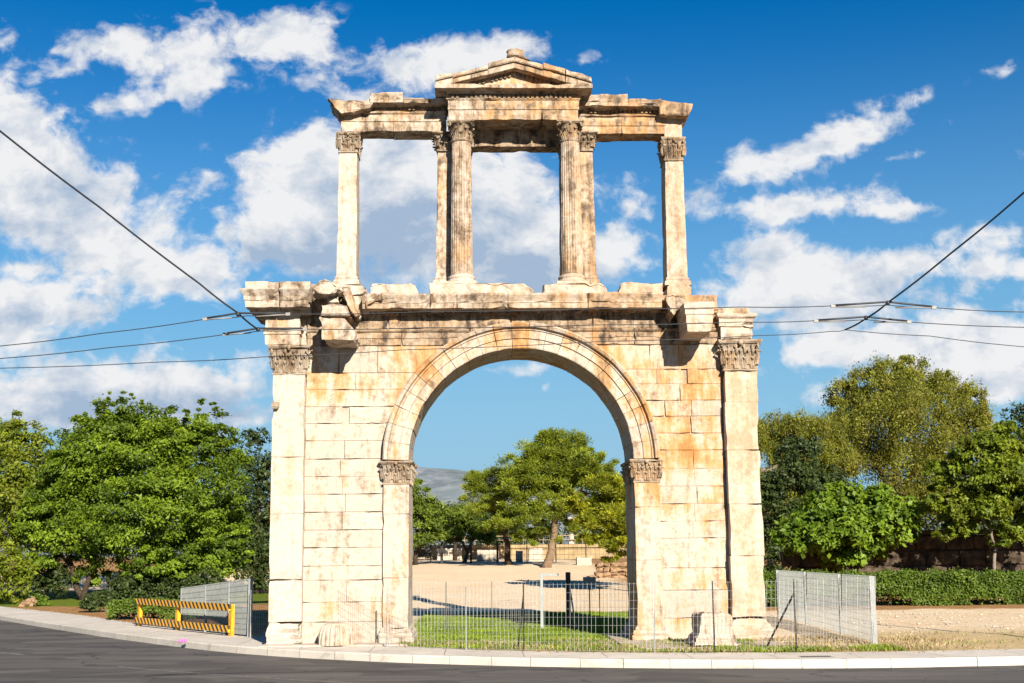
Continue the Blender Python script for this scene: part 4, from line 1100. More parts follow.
tree('conifer', 'dark broad evergreen mostly hidden behind the large bright green tree', 'tree', (150, 595), Y,
     [(80,470,40,34),(140,455,44,34),(200,460,40,34),(60,520,36,34),(120,520,44,36),(180,520,44,40),(225,520,30,40),(160,560,34,22),(215,562,34,24),(30,500,34,40)],
     [([(165, gy(165, Y)),(165,540),(150,470)], 4, 1.5)], 40000, .26, L_DARK, BARKD, 9, flat=1.0, clump=.2, per=60)
Y = 48.0
tree('conifer', 'dark tall conifer close to the left side of the marble monument', 'tree', (258, 595), Y,
     [(255,440,14,16),(250,470,22),(262,500,26),(246,530,30),(262,560,28),(236,560,30),(280,470,20),(285,520,22),(232,490,18),(258,585,26,12)],
     [([(258, gy(258, Y)),(258,540),(256,470)], 4, 1.5)], 22000, .24, L_DARK, BARKD, 3, flat=1.0, clump=.22, per=30)
Y = G(10, 604).y
tree('shrub', 'sunlit leafy shrub with a bare stem at the left end of the pavement', 'shrub', (14, 604), Y,
     [(8,565,22,18),(22,575,14),(-14,575,20),(12,585,16),(2,598,12,7),(20,600,9,6)], [([(14, gy(14, Y)),(13,590),(12,575)], 1.2, .7)], 5200, .22, L_YELL, BARK, 4, flat=.8, clump=.26, per=20)
Y = G(45, 601).y+1.0
tree('shrub', 'dark clipped shrub left of the forked tree trunk', 'shrub', (45, 601), Y, [(48,572,20,16),(40,588,20,16),(58,582,12,20),(30,580,14,18)], [([(45, gy(45, Y)),(45,585)], 1.2, .8)], 6500, .19, L_DARK, BARKD, 5, clump=.25, per=24)
Y = G(150, 604).y+6
tree('shrub', 'dark clipped shrub right of the forked tree trunk', 'shrub', (150, 600), Y, [(132,588,22,18),(160,590,24,18),(188,590,20,18),(120,590,12,18),(205,590,18,20)], [([(150, gy(150, Y)),(150,590)], 1.2, .8)], 9000, .2, L_DARK, BARKD, 6, clump=.25, per=24)
Y = G(94, 613).y+.5
tree('shrub', 'small dark bush beside the left end of the low clipped hedge', 'shrub', (94, 613), Y, [(94,603,11,11),(103,598,8,8),(88,606,7,7)], None, 2600, .15, L_DARK, BARKD, 7, clump=.3, per=24)
Y = G(35, 606).y+.5
tree('shrub', 'little green sapling tuft next to the rough brown stone', 'shrub', (40, 606), Y, [(37,600,7,5),(46,602,5,4)], None, 900, .13, L_BUSH, BARKD, 8, clump=.35, per=20)

def hedge_leaves(parent, x0, x1, y0, y1, z0, z1, n, ln, mat, seed, wav=.08, gaps=()):
    rs = np.random.RandomState(seed); A = [(x1-x0)*(z1-z0), (x1-x0)*(y1-y0), (x1-x0)*(z1-z0)*.5, (y1-y0)*(z1-z0), (y1-y0)*(z1-z0)]
    A = np.array(A)/sum(A); k = rs.choice(5, n, p=A); u = rs.rand(n); v = rs.rand(n)
    p = np.empty((n, 3)); nm = np.zeros((n, 3))
    p[:, 0] = x0+(x1-x0)*u; p[:, 1] = y0+(y1-y0)*v; p[:, 2] = z0+(z1-z0)*v
    p[k == 0, 1] = y0; nm[k == 0, 1] = -1; p[k == 1, 2] = z1; nm[k == 1, 2] = 1; p[k == 2, 1] = y1; nm[k == 2, 1] = 1
    e = k >= 3; p[e, 0] = np.where(k[e] == 3, x0, x1); p[e, 1] = y0+(y1-y0)*u[e]; nm[e, 0] = np.where(k[e] == 3, -1, 1)
    lump = np.array([mn.noise(Vector((a*1.3, b*1.3, c*1.3)))+.6*mn.noise(Vector((a*3.1, b*3.1, c*3.1+5))) for a, b, c in p])
    p += nm*(lump*wav*1.6-.06)[:, None]+rs.normal(size=(n, 3))*wav*.45
    keep = np.ones(n, bool)
    # thin bottom: bare legs show between the plants
    low = (p[:, 2]-z0)/(z1-z0); gp = np.array([mn.noise(Vector((a*.9, 3.3, 0))) for a in p[:, 0]])
    keep &= ~((low < .22) & (k == 0) & (gp > -.10) & (rs.rand(n) < .93)); keep &= ~((low < .38) & (k == 0) & (gp > .22) & (rs.rand(n) < .85))
    p = p[keep]; nm = nm[keep]; m = len(p)
    nn = nm*.6+np.array([0, 0, .4])+rs.normal(size=(m, 3))*.6; t = np.cross(nn, rs.normal(size=(m, 3)))
    tone = .5+.5*lump[keep]+.35*(rs.rand(m)-.5)
    l = ln*(.7+.6*rs.rand(m)); return leaf_mesh('foliage', p, t, nn, l, l*.55, tone, mat, parent)
def hedge(label, a, b, depth, top, n, ln, mat, seed, **kw):
    z = zt(a[0], a[1]); t = thing('hedge', ((a[0]+b[0])/2, (a[1]+b[1])/2, z), label, 'hedge')
    hedge_leaves(t, a[0], b[0], min(a[1], b[1]), min(a[1], b[1])+depth, z, top, n, ln, mat, seed, **kw)
    mb = MB(); rs = random.Random(seed); x = a[0]+.3
    while x < b[0]:
        y = min(a[1], b[1])+depth*rs.uniform(.2, .6); h = (top-z)*.8
        for q in range(3): mb.tube([(x+rs.uniform(-.1, .1), y, z-.05), (x+rs.uniform(-.25, .25), y+rs.uniform(-.1, .1), z+h*.5), (x+rs.uniform(-.4, .4), y, z+h)], [.03, .022, .01], 5)
        x += rs.uniform(.5, .8)
    # dense twiggy middle of the plants, keeps them from being see-through
    x0, x1 = a[0]+.1, b[0]-.1; y0 = min(a[1], b[1])+depth*.35
    c = MB(); c.box(x0, x1, y0, y0+depth*.4, z+(top-z)*.30, top-(top-z)*.12)
    c.build('twig_core', BARKD, t, rough=.06, maxlen=.4)
    mb.build('stems', BARKD, t); return t
p = G(103, 621); q2 = G(185, 627)
hedge('low bright green clipped hedge behind the striped barrier', (p.x, p.y+.6), (q2.x, p.y+.6), 1.2, PZ(150, 601, p.y+.6), 9000, .12, L_HEDGE, 31)
p = G(900, 606)
hx0, hx1 = PX(752, 606, p.y), PX(1110, 606, p.y)
hedge('long clipped green hedge across the gravel in front of the stone wall', (hx0, p.y), (hx1, p.y), 1.3, PZ(940, 574.5, p.y), 60000, .12, L_HEDGE, 32, wav=.17)

# seen through the archway
Y = 58.0
tree('pine_tree', 'tallest round crowned pine with a thick leaning trunk, framed by the archway', 'tree', (550, 566), Y,
     [(560,460,38,27),(535,468,32,24),(588,470,28,24),(550,446,22,14),(572,446,22,13),(575,480,34,24),(520,485,28,22),(600,485,20,20),(545,490,36,24),(505,500,22,16),(560,512,30,18),(528,515,28,16),(505,525,22,12),(540,535,22,12),(572,530,18,14),(520,540,16,10),(555,440,20,10)],
     [([(546, gy(546, Y)),(550,555),(553,540),(557,515),(560,480)], 4.7, 2.6), ([(556,520),(540,500),(530,480)], 2.2, 1), ([(558,510),(580,490),(592,470)], 2.2, 1)],
     180000, .19, L_PINE, BARKP, 11, style='pine', clump=.19, per=320, aspect=.30, inner=.3)
Y = 62.0
tree('pine_tree', 'darker slender pine left of the tallest pine in the archway', 'tree', (508, 563), Y,
     [(490,480,22,15),(478,495,18,14),(500,495,20,16),(488,510,22,14),(505,512,16,12),(476,482,12,10),(512,478,16,14),(496,530,16,8)],
     [([(509, gy(509, Y)),(507,545),(504,520),(500,495)], 3.4, 1.6), ([(505,525),(490,505)], 1.4, .7)],
     60000, .19, L_PINE, BARKD, 12, style='pine', clump=.24, per=280, aspect=.20)
Y = 33.0
tree('pine_tree', 'bright yellow green pine overlapping the right side of the archway', 'tree', (612, 575), Y,
     [(608,490,22,16),(628,500,24,20),(600,505,20,14),(580,510,18,13),(618,520,26,16),(592,525,20,12),(625,540,22,13),(604,540,18,10),(645,520,26,26),(572,500,12,10),(618,556,14,8),(588,540,10,8)],
     [([(640, gy(640, Y)),(638,560),(630,530),(620,505)], 3, 1.2)],
     90000, .18, L_PINEB, BARKP, 13, style='pine', clump=.24, per=280, aspect=.3)
Y = 66.0
tree('broadleaf_tree', 'leafy mid green tree inside the left edge of the archway', 'tree', (420, 565), Y,
     [(413,490,14),(424,508,17),(412,520,22),(436,528,17),(400,500,22),(425,541,20,10)], [([(415, gy(415, Y)),(417,540),(420,510)], 2.4, 1)], 22000, .24, L_MID, BARKD, 14, clump=.24, per=90)
Y = 72.0
tree('broadleaf_tree', 'low spreading tree with a forked trunk behind the white ruin blocks', 'tree', (466, 562), Y,
     [(448,519,15),(462,525,17),(478,535,16,11),(452,538,14,9),(470,512,14,10),(490,540,10,7)], [([(464, gy(464, Y)),(468,550),(474,538)], 2, .9), ([(468,552),(458,536)], 1.4, .7)], 9000, .28, L_MID, BARK, 15, clump=.24, per=34)
tree('broadleaf_tree', 'distant bush like tree below the mountain in the archway', 'tree', (450, 560), 84.0,
     [(455,517,22,12),(480,520,20,10),(430,512,18,12),(505,524,20,10)], [([(455, gy(455, 84)),(455,510)], 2, 1)], 7000, .34, L_DARK, BARKD, 16, clump=.25, per=30)

# right of the monument
Y = 62.0
tree('pepper_tree', 'biggest rounded olive green tree rising above the hedge on the right', 'tree', (905, 585), Y,
     [(890,384,40,24),(860,398,32,26),(925,388,36,24),(955,400,30,24),(905,420,60,40),(855,430,32,34),(960,430,36,34),(880,460,50,36),(940,465,48,36),(975,420,18,22),(848,392,16,16),(905,366,26,10),(985,445,18,24),(845,465,28,30),(915,500,60,30),(838,405,12,16),(872,372,12,9),(940,376,14,10),(972,396,12,14),(990,425,10,16),(905,360,10,7),(825,430,14,18)],
     [([(905, gy(905, Y)),(903,540),(898,490),(890,430),(888,395)], 6, 1.6), ([(900,500),(930,440),(940,400)], 3, .8), ([(900,510),(870,450),(858,410)], 3, .8), ([(902,520),(950,470),(968,430)], 2.5, .8)],
     150000, .21, L_WILL, BARKD, 21, style='pepper', clump=.21, per=260, aspect=.40, inner=.42)
Y = 56.0
tree('pepper_tree', 'smaller olive green tree behind the dark evergreen next to the right pilaster', 'tree', (782, 590), Y,
     [(775,428,22,16),(800,428,24,18),(825,436,22,20),(770,450,20,18),(815,460,22,16),(835,455,18,18),(760,440,18,20),(772,500,22,24),(800,495,28,22),(830,490,24,22),(775,530,26,24),(842,420,12,12),(760,480,14,18),(790,450,26,22),(808,475,26,20),(785,470,18,20)],
     [([(772, gy(772, Y)),(768,540),(766,500),(758,470),(768,471),(778,466),(786,468)], 3.4, 1.6), ([(766,500),(790,460),(812,440)], 2.4, .8)],
     100000, .23, L_WILL, BARKG, 22, style='pepper', clump=.22, per=130, aspect=.24, inner=.3)
Y = 46.0
tree('conifer', 'dark green mass of evergreen behind the bright bush and right pilaster', 'tree', (800, 590), Y,
     [(775,545,26,30),(800,560,30,26),(840,560,34,26),(785,515,22,20),(880,545,34,24),(815,530,30,24),(765,580,20,20),(860,575,40,18),(790,480,28,24),(826,488,26,22),(768,500,18,24),(800,455,22,18)], [([(800, gy(800, Y)),(800,540)], 3, 1.5)], 40000, .25, L_DARK, BARKD, 23, clump=.22, per=34)
Y = G(850, 602).y+3.5
tree('shrub', 'large bright green big leaved bush behind the end of the wire fence', 'shrub', (850, 600), Y,
     [(850,505,30,20),(822,515,28,20),(878,512,30,22),(800,535,24,20),(850,535,38,24),(895,528,24,20),(820,545,28,18),(880,545,26,18),(905,515,18,18),(845,560,26,12),(790,548,14,12),(835,492,16,10)],
     [([(850, gy(850, Y)),(848,570),(842,540)], 2.2, 1), ([(848,575),(866,540)], 1.6, .8)], 44000, .27, L_BUSH, BARKD, 24, clump=.2, per=110, flat=.8, aspect=.62)
Y = G(990, 602).y+3.0
tree('broadleaf_tree', 'leafy mid green tree with a slim crooked trunk before the stone wall', 'tree', (993, 585), Y,
     [(985,452,30,22),(1012,448,28,20),(960,480,28,20),(995,480,36,24),(1030,475,30,30),(950,505,24,16),(985,512,30,18),(1020,512,30,18),(1040,500,30,30),(968,458,20,16),(940,490,14,12),(1010,530,22,8),(1000,428,16,10),(960,522,18,8),(940,470,16,14),(1005,500,40,24),(965,510,30,14),(1035,530,24,14),(975,530,24,10),(930,505,14,14),(955,535,20,10),(1015,540,24,10)],
     [([(994, gy(994, Y)),(994,560),(996,548),(991,535),(990,510),(992,480)], 2.0, 1.1), ([(996,548),(1004,535),(1015,520),(1022,500)], 1.2, .6), ([(991,530),(975,510),(965,490)], 1.1, .6)],
     75000, .22, L_BROADY, BARKG, 25, clump=.19, per=120, flat=.6, aspect=.5)
Y = 70.0
tree('conifer', 'dark tree top showing at the far right edge behind the crooked tree', 'tree', (1030, 590), Y,
     [(1018,415,16,14),(1010,432,16,14),(1035,430,26,28),(1030,470,34,34),(1000,470,22,24),(1040,520,40,40)], [([(1030, gy(1030, Y)),(1030,450)], 3, 1)], 12000, .3, L_DARK, BARKD, 26, clump=.22, per=30)

# the wood that closes the view far behind
rs = random.Random(5); far = []
for i in range(210):
    x = rs.uniform(-95, 110); y = rs.uniform(98, 128)
    if -9.0 < (x+1.05)*36/(y+36)*1.0-0 < 7.5 : h = rs.uniform(4.0, 5.4)
    else: h = rs.uniform(4.5, 8.5)
    r = rs.uniform(2.0, 3.6); far.append((x, y, zt(x, y)+h*.5, r, r, h*.6))
o = foliage('far_wood', far, 70000, .55, L_DARK, None, 41, clump=.25, per=26, inner=.1); tag(o, kind='stuff')

# ------------------------------------------------------------------ stones and walls around the monument
STW = plain('rough_stone', (0.090, 0.066, 0.047), 0.95, var=.6, sc=2.5, bump=.8, spec=.1)  # albedo lowered so the colour carries the trees' shade on the wall
STB = plain('brown_stone', (0.33, 0.21, 0.12), 0.95, var=.4, sc=3.5, bump=.8, spec=.1)
STP = plain('pale_block', (0.56, 0.49, 0.39), 0.9, var=.2, sc=2.5, bump=.5, spec=.15)
TAN = plain('tan_masonry', (0.42, 0.31, 0.17), 0.95, var=.22, sc=1.2, bump=.5, spec=.1)
sy = PX  # (kept short)
mb = MB(); mb.tone = .6
mb.box(PX(618, 640, -1.0), PX(776, 640, -1.0), -3.3, T+.5, -.05, .045)
mb.build('stylobate', MAR_CLEAN, ARCH, rough=.02, maxlen=.35, freq=1.5)
mb = MB(); mb.tone = .6
mb.box(PX(259, 640, -1.0), PX(432, 640, -1.0), -.9, T+.6, -.05, .04)
mb.build('stylobate', MAR_CLEAN, ARCH, rough=.02, maxlen=.35, freq=1.5)
YQ = -2.9
t = thing('pedestal_block', (PX(716, 640, YQ), YQ, .05), 'squat marble pedestal block standing in front of the right pier', 'pedestal')
a, b = PX(698.5, 625, YQ), PX(734, 625, YQ); h = PZ(715, 612, YQ)
mb = MB(); mb.tone = .6
mb.loft(a, b, YQ, YQ+1.25, [(.17, .05), (.16, .17), (.10, .19), (.11, .26), (.04, .31), (0, .36), (-.03, h-.10), (-.12, h)])
mb.build('block', MAR, t, rough=.04, maxlen=.10, freq=2.6, chip=.12, facet=.10)
YQ = -.75
c = P(335, 640, YQ); t = thing('fluted_drum', (c.x, YQ, .04), 'worn fluted column drum lying low against the left pier', 'column drum')
mb = MB(); mb.tone = .55; r = (PX(352, 635, YQ)-PX(317, 635, YQ))/2; h = PZ(335, 623, YQ)
mb.lathe((c.x, YQ+.15, 0), [(r*1.0, .03), (r*1.0, h*.35), (r*.96, h*.6), (r*.82, h*.85), (r*.6, h*.97), (r*.3, h), (.02, h)], 96, flute=(20, .10, lambda z: z < h*.93), smooth=False)
mb.build('drum', MAR, t, rough=.012, freq=3)

# stone wall behind the hedge
rs = random.Random(9); Yw = G(960, 604).y+7.5
x0, x1 = PX(795, 560, Yw), PX(1120, 560, Yw); zb = zt(x0, Yw)-.1; ztop = PZ(950, 530, Yw)
t = thing('stone_wall', ((x0+x1)/2, Yw, zb), 'old wall of big rough brown blocks behind the long hedge', 'wall')
mb = MB(); z = zb; k = 0; rowh = (ztop-.22-zb)/4
while k < 4:
    x = x0-rs.random(); h = rowh
    while x < x1:
        w = rs.uniform(.7, 1.7); mb.prism([(x+.02, z+.02), (x+w-.02, z+.02), (x+w-.02, z+h-.02), (x+.02, z+h-.02)], Yw+rs.uniform(-.09, .06), Yw+.8, .05); x += w
    z += h; k += 1
mb.build('blocks', STW, t, rough=.05, maxlen=.3, freq=1.8, chip=.08)
mb = MB(); mb.box(x0, x1, Yw+.10, Yw+.75, zb, ztop-.25); mb.build('mortar_core', BARKD, t)
mb = MB(); x = x0
while x < x1: w = rs.uniform(1.2, 2.2); mb.box(x+.01, x+w-.01, Yw-.08, Yw+.9, ztop-.22+rs.uniform(0, .02), ztop+rs.uniform(-.03, .03)); x += w
mb.build('coping', STW, t, rough=.03, maxlen=.3, freq=2)

# rough stone at the left, edge of the soil
p = G(26, 605)
def boulder(name, label, cat, px0, px1, py0, py1, mat, seed, group=None, dep=.8, box=False):
    bt = G((px0+px1)/2, py1); Y = bt.y; k = (Y+36)/F
    xa, xb = PX(px0, py1, Y), PX(px1, py1, Y); h = (py1-py0)*k; mb = MB(); mb.tone = .55
    if box: mb.loft(xa, xb, Y, Y+dep, [(0, bt.z-.05), (0, bt.z+h*.9), (-.03, bt.z+h)])
    else:
        w = xb-xa; mb.loft(xa+w*.2, xb-w*.2, Y+dep*.2, Y+dep*.8, [(w*.16, bt.z-.08), (w*.2, bt.z+h*.3), (w*.1, bt.z+h*.75), (-w*.08, bt.z+h)])
    o = mb.build(name, mat, None, rough=.04 if box else .06, maxlen=.16, freq=2.2+seed*.1, chip=.05, facet=.06 if box else .3)
    # put the origin at the base of the stone
    off = Vector(((xa+xb)/2, Y, bt.z)); me = o.data; me.transform(Matrix.Translation(-off)); o.location = off
    return tag(o, label, cat, group)
boulder('rough_stone', 'rough brown stone at the soil edge by the left pavement', 'stone', 17, 34, 597.5, 606.5, STB, 1)
GB = 'marble blocks lying around the sandy yard'
boulder('marble_block', 'wide pale marble block left of the forked low tree', 'stone block', 437, 462, 548.5, 560, STP, 2, GB, 1.2, True)
boulder('marble_block', 'pale marble block between two black fence posts in the archway', 'stone block', 477, 499, 550, 561.5, STP, 3, GB, 1.0, True)
boulder('marble_block', 'tall narrow upright pale block beside the dark pine trunk', 'stone block', 516, 523, 551, 562, STP, 4, GB, .6, True)
boulder('marble_block', 'bright squared block just left of the tall pine trunk', 'stone block', 529, 543.5, 548.5, 561, STP, 5, GB, 1.4, True)
boulder('marble_block', 'small squared block right of the tall pine trunk', 'stone block', 577, 592, 557.5, 565, STP, 6, GB, 1.2, True)
boulder('rough_stone', 'flat pale field stone at the foot of the low rubble wall', 'stone', 584, 598, 575.5, 579.5, STB, 7)
# low rubble wall inside the yard, right
bp = G(612, 578.5); Yr = bp.y; x0, x1 = PX(600, 578, Yr), PX(668, 578, Yr); zz0 = zt(x0, Yr)-.1; hz = PZ(612, 563, Yr)
t = thing('rubble_wall', ((x0+x1)/2, Yr, zz0), 'low red brown rubble wall at the right of the sandy yard', 'wall')
mb = MB(); z = zz0
while z < hz-.1:
    x = x0-rs.random()*.3; h = (hz-zz0)/4
    while x < x1: w = rs.uniform(.3, 1.0); j = [rs.uniform(-.07, .07) for _ in range(6)]; mb.prism([(x+.01+j[0], z+.01+j[1]), (x+w-.01+j[2], z+.01+j[3]), (x+w-.01+j[4], z+h-.01+j[5]), (x+w*.5, z+h+j[1]), (x+.01+j[3], z+h-.01+j[2])], Yr+rs.uniform(-.15, .08), Yr+.8, .06); x += w
    z += h
mb.build('stones', STB, t, rough=.09, maxlen=.2, freq=2.6, chip=.06)

# terrace wall and railing far behind the yard
Yt = 90.0; x0, x1 = PX(425, 560, Yt), PX(700, 560, Yt); zb = zt(0, Yt)-.3; z1 = PZ(540, 544.5, Yt)
t = thing('terrace_wall', ((x0+x1)/2, Yt, zb), 'long low tan terrace wall closing the yard behind the pines', 'wall')
mb = MB(); x = x0
while x < x1: w = rs.uniform(5, 9); mb.box(x+.004, x+w-.004, Yt+rs.uniform(-.05, .05), Yt+1.2, zb, z1-.3); x += w
mb.build('masonry', TAN, t, rough=.03, maxlen=.5, freq=1.2)
mb = MB(); mb.box(x0, x1, Yt-.15, Yt+1.3, z1-.295, z1); mb.build('coping', TAN, t, rough=.02, maxlen=.8, freq=1)
DARKM = plain('dark_iron', (0.035, 0.035, 0.038), 0.6, metal=.3, var=.2, spec=.4)
GREYM = plain('galvanised_steel', (0.40, 0.41, 0.40), 0.55, metal=.1, var=.18, sc=3, spec=.5)
PALEM = plain('painted_steel', (0.30, 0.32, 0.315), 0.55, metal=.1, var=.12, spec=.5)
WHITEP = plain('white_paint', (0.74, 0.74, 0.72), 0.5, var=.1)
t = thing('railing', ((x0+x1)/2, Yt+.5, z1), 'thin pale railing along the top of the tan terrace wall', 'railing')
mb = MB()
x = x0
while x < x1: mb = MB(); mb.bar((x, Yt+.5, z1-.02), (x, Yt+.5, z1+.85), .045); mb.build('post', TAN, t); x += 1.9
mb = MB(); mb.bar((x0, Yt+.5, z1+.83), (x1, Yt+.5, z1+.83), .06); mb.bar((x0, Yt+.5, z1+.45), (x1, Yt+.5, z1+.45), .04); mb.build('rails', TAN, t)
# pale stone pillar beyond
Yq = 98.0; c = P(571.5, 541, Yq); z0 = z1-.5; z2 = PZ(571.5, 520, Yq); r = 5.5*(Yq+36)/F/2
t = thing('stone_pillar', (c.x, Yq, z0), 'pale tapering stone pillar on a stepped foot beyond the terrace wall', 'pillar')
mb = MB(); mb.lathe((c.x, Yq, z0), [(r*.95, 1.0), (r*.9, 1.3), (r*.72, z2-z0-.3), (r*.7, z2-z0)], 18); mb.build('shaft', STP, t, rough=.01)
mb = MB(); mb.loft(c.x-r*1.6, c.x+r*1.6, Yq-r*1.6, Yq+r*1.6, [(.1, z0), (.1, z0+.45), (-.2, z0+.46), (-.2, z0+.8), (-.35, z0+.81), (-.4, z0+1.05)]); mb.build('foot', STP, t, rough=.02)
mb = MB(); mb.loft(c.x-r*.8, c.x+r*.8, Yq-r*.8, Yq+r*.8, [(0, z2), (.12, z2+.15), (.14, z2+.3)]); mb.build('cap', STP, t)

# black post fence across the yard
t0 = G(471, 563.5); Yf = t0.y
t = thing('post_fence', (PX(480, 560, Yf), Yf, zt(0, Yf)), 'black iron fence of slim posts and wires at the back of the sandy yard', 'fence')
pxs = [414, 442, 471, 497.5, 527, 556, 586, 617, 646]
for i, px in enumerate(pxs):
    x = PX(px, 560, Yf); z = zt(x, Yf); mb = MB(); w = .16 if px in (471, 497.5, 442) else .08
    mb.bar((x, Yf, z-.05), (x, Yf, z+1.75), w); mb.build('post', DARKM, t)
mb = MB()
for dz in (.25, .65, 1.05, 1.45, 1.7): mb.bar((PX(pxs[0], 560, Yf), Yf-.06, zt(0, Yf)+dz), (PX(pxs[-1], 560, Yf), Yf-.06, zt(0, Yf)+dz), .025)
x = PX(pxs[0], 560, Yf)
while x < PX(pxs[-1], 560, Yf): mb.bar((x, Yf-.06, zt(0, Yf)+.2), (x, Yf-.06, zt(0, Yf)+1.7), .015); x += .35
mb.build('wires', DARKM, t)
# dark stand under the left tree
b0 = G(424, 564); Yk = b0.y; k = (Yk+36)/F; xa, xb = PX(415, 560, Yk), PX(431.5, 560, Yk); z = b0.z
t = thing('display_stand', ((xa+xb)/2, Yk, z), 'dark box shaped display stand on two legs in the shade near the left jamb', 'stand')
mb = MB(); mb.loft(xa, xb, Yk, Yk+.6, [(-.04, z+7*k), (0, z+7.5*k), (0, z+17*k), (-.05, z+19*k)]); mb.build('box', DARKM, t)
for x in (xa+.1, xb-.1): mb = MB(); mb.bar((x, Yk+.3, z-.05), (x, Yk+.3, z+7.2*k), .09); mb.build('leg', DARKM, t)
mb = MB(); mb.bar((xa+.1, Yk+.3, z+.35), (xb-.1, Yk+.3, z+.35), .06); mb.build('stretcher', DARKM, t)

# ------------------------------------------------------------------ wire mesh fences
def mesh_part(parent, a0, a1, b0, b1, vs, hs, rad, mat, name='mesh_panel', hk=1.5):
    """welded mesh between bottom a0-b0 and top a1-b1"""
    mb = MB(); a0, a1, b0, b1 = map(Vector, (a0, a1, b0, b1)); L = (b0-a0).length; n = max(1, round(L/vs)); m = max(1, round((a1-a0).length/hs))
    for i in range(n+1):
        t = i/n; mb.bar(a0.lerp(b0, t), a1.lerp(b1, t)+Vector((0, 0, .03)), rad*2, rad*2, (0, 1, 0))
    for j in range(m+1):
        t = j/m; o = Vector((0, -rad*1.9, 0)); mb.bar(a0.lerp(a1, t)+o, b0.lerp(b1, t)+o, rad*hk)
    return mb.build(name, mat, parent, recalc=False)
def post(parent, p, h, w, mat, lean=0.0, name='post'):
    mb = MB(); mb.bar((p[0], p[1], p[2]-.1), (p[0]+lean, p[1], p[2]+h), w); o = mb.build(name, mat, parent); return o
def fpt(px, yb, yt):
    b = G(px, yb); return b, P(px, yt, b.y)
f_px = [(250, 637.8, 591.5), (318, 643.2, 591), (387, 647.3, 590), (466, 650.2, 587.5), (524, 651.4, 585), (600, 652.3, 584), (655, 652.4, 583.5), (715, 652.3, 582.5), (797, 651.8, 581), (874, 646, 577.5)]
pts = [fpt(*p) for p in f_px]
t = thing('mesh_fence', tuple(G(560, 651)), 'long grey wire mesh fence running along the pavement in front of the arch', 'fence')
for i in range(len(pts)-1): mesh_part(t, pts[i][0]+Vector((0, 0, .04)), pts[i][1], pts[i+1][0]+Vector((0, 0, .04)), pts[i+1][1], .105, .19, .0026, GREYM)
for i, (b, tp) in enumerate(pts):
    dark = f_px[i][0] in (524, 715, 797)
    if f_px[i][0] in (600, 318): continue
    o = post(t, b+Vector((0, .05, 0)), tp.z-b.z+.04, .032 if dark else .035, DARKM if dark else GREYM)
    if dark and f_px[i][0] != 715:
        q = MB(); q.bar((b.x-(.55 if f_px[i][0] == 797 else .12), b.y+.9, .02), (b.x, b.y+.07, (tp.z-b.z)*.82), .035); q.build('brace', DARKM, t)
# right return
a, c = fpt(875.5, 644.2, 577.2), fpt(779, 617.5, 571)
t = thing('mesh_fence', tuple(a[0]), 'sunlit pale mesh fence panels going back from the kerb right of the arch', 'fence')
A, Bm = a, c
segs = [0, .28, .64, 1.0]
for s0, s1 in zip(segs[:-1], segs[1:]):
    mesh_part(t, A[0].lerp(Bm[0], s0)+Vector((0, 0, .05)), A[1].lerp(Bm[1], s0), A[0].lerp(Bm[0], s1)+Vector((0, 0, .05)), A[1].lerp(Bm[1], s1), .095, .17, .0055, PALEM, hk=.7)
for s in segs: pb = A[0].lerp(Bm[0], s); pt_ = A[1].lerp(Bm[1], s); post(t, pb, pt_.z-pb.z+.03, .09 if s in (0, 1) else .06, PALEM)
# left return
a, c = fpt(249.5, 637, 579.5), fpt(181, 629.5, 589)
c = (c[0], c[1]); t = thing('mesh_fence', tuple(a[0]), 'pale grey mesh fence panels beside the right end of the striped barrier', 'fence')
for s0, s1 in ((0, .28), (.28, .62), (.62, 1.0)):
    mesh_part(t, a[0].lerp(c[0], s0)+Vector((0, 0, .05)), a[1].lerp(c[1], s0), a[0].lerp(c[0], s1)+Vector((0, 0, .05)), a[1].lerp(c[1], s1), .075, .17, .0085, PALEM, hk=.6)
for s in (0, .28, .62, 1): pb = a[0].lerp(c[0], s); pt_ = a[1].lerp(c[1], s); post(t, pb, pt_.z-pb.z+.02, .12 if s == 0 else .08, PALEM)
# fence behind the arch opening, with a gate frame
Yb = 5.6
t = thing('mesh_fence', (PX(520, 620, Yb), Yb, zt(0, Yb)), 'wire mesh fence crossing the lawn behind the arch opening', 'fence')
xl, xr = PX(405, 620, Yb), PX(541, 620, Yb); xq = PX(650, 620, Yb)
for xa, xb in ((xl, xr), (PX(569, 620, Yb), xq)): mesh_part(t, (xa, Yb, .06), (xa, Yb, 1.5), (xb, Yb, .06), (xb, Yb, 1.5), .12, .2, .0028, GREYM)
for px in (446, 492, 600): post(t, (PX(px, 620, Yb), Yb+.04, 0), 1.52, .024, DARKM)
Yg = G(541.6, 630).y; GATEM = plain('gate_paint', (.33, .37, .37), .55)
t = thing('gate_frame', (PX(555, 630, Yg), Yg, 0), 'open gate frame with one pale and one dark post in the archway', 'gate')
x0 = PX(541.8, 600, Yg); z1 = PZ(541.8, 573.5, Yg); post(t, (x0, Yg, 0), z1, .085, GATEM)
x1 = PX(569, 600, Yg); post(t, (x1, Yg+.3, 0), z1+.03, .15, DARKM)
mb = MB(); mb.bar((x0+.05, Yg, z1-.04), (PX(558.5, 574, Yg), Yg, z1-.04), .07); mb.build('top_rail', GATEM, t)
mb = MB(); mb.bar((x1+.05, Yg+.3, z1*.75), (PX(575.5, 628, Yg), Yg-.3, .02), .04); mb.build('brace', GREYM, t)
Ys = Yb+.3
t = thing('notice_board', (PX(589, 580, Ys), Ys, 0), 'small grey rectangular notice plate on a thin stake right of the gate', 'sign')
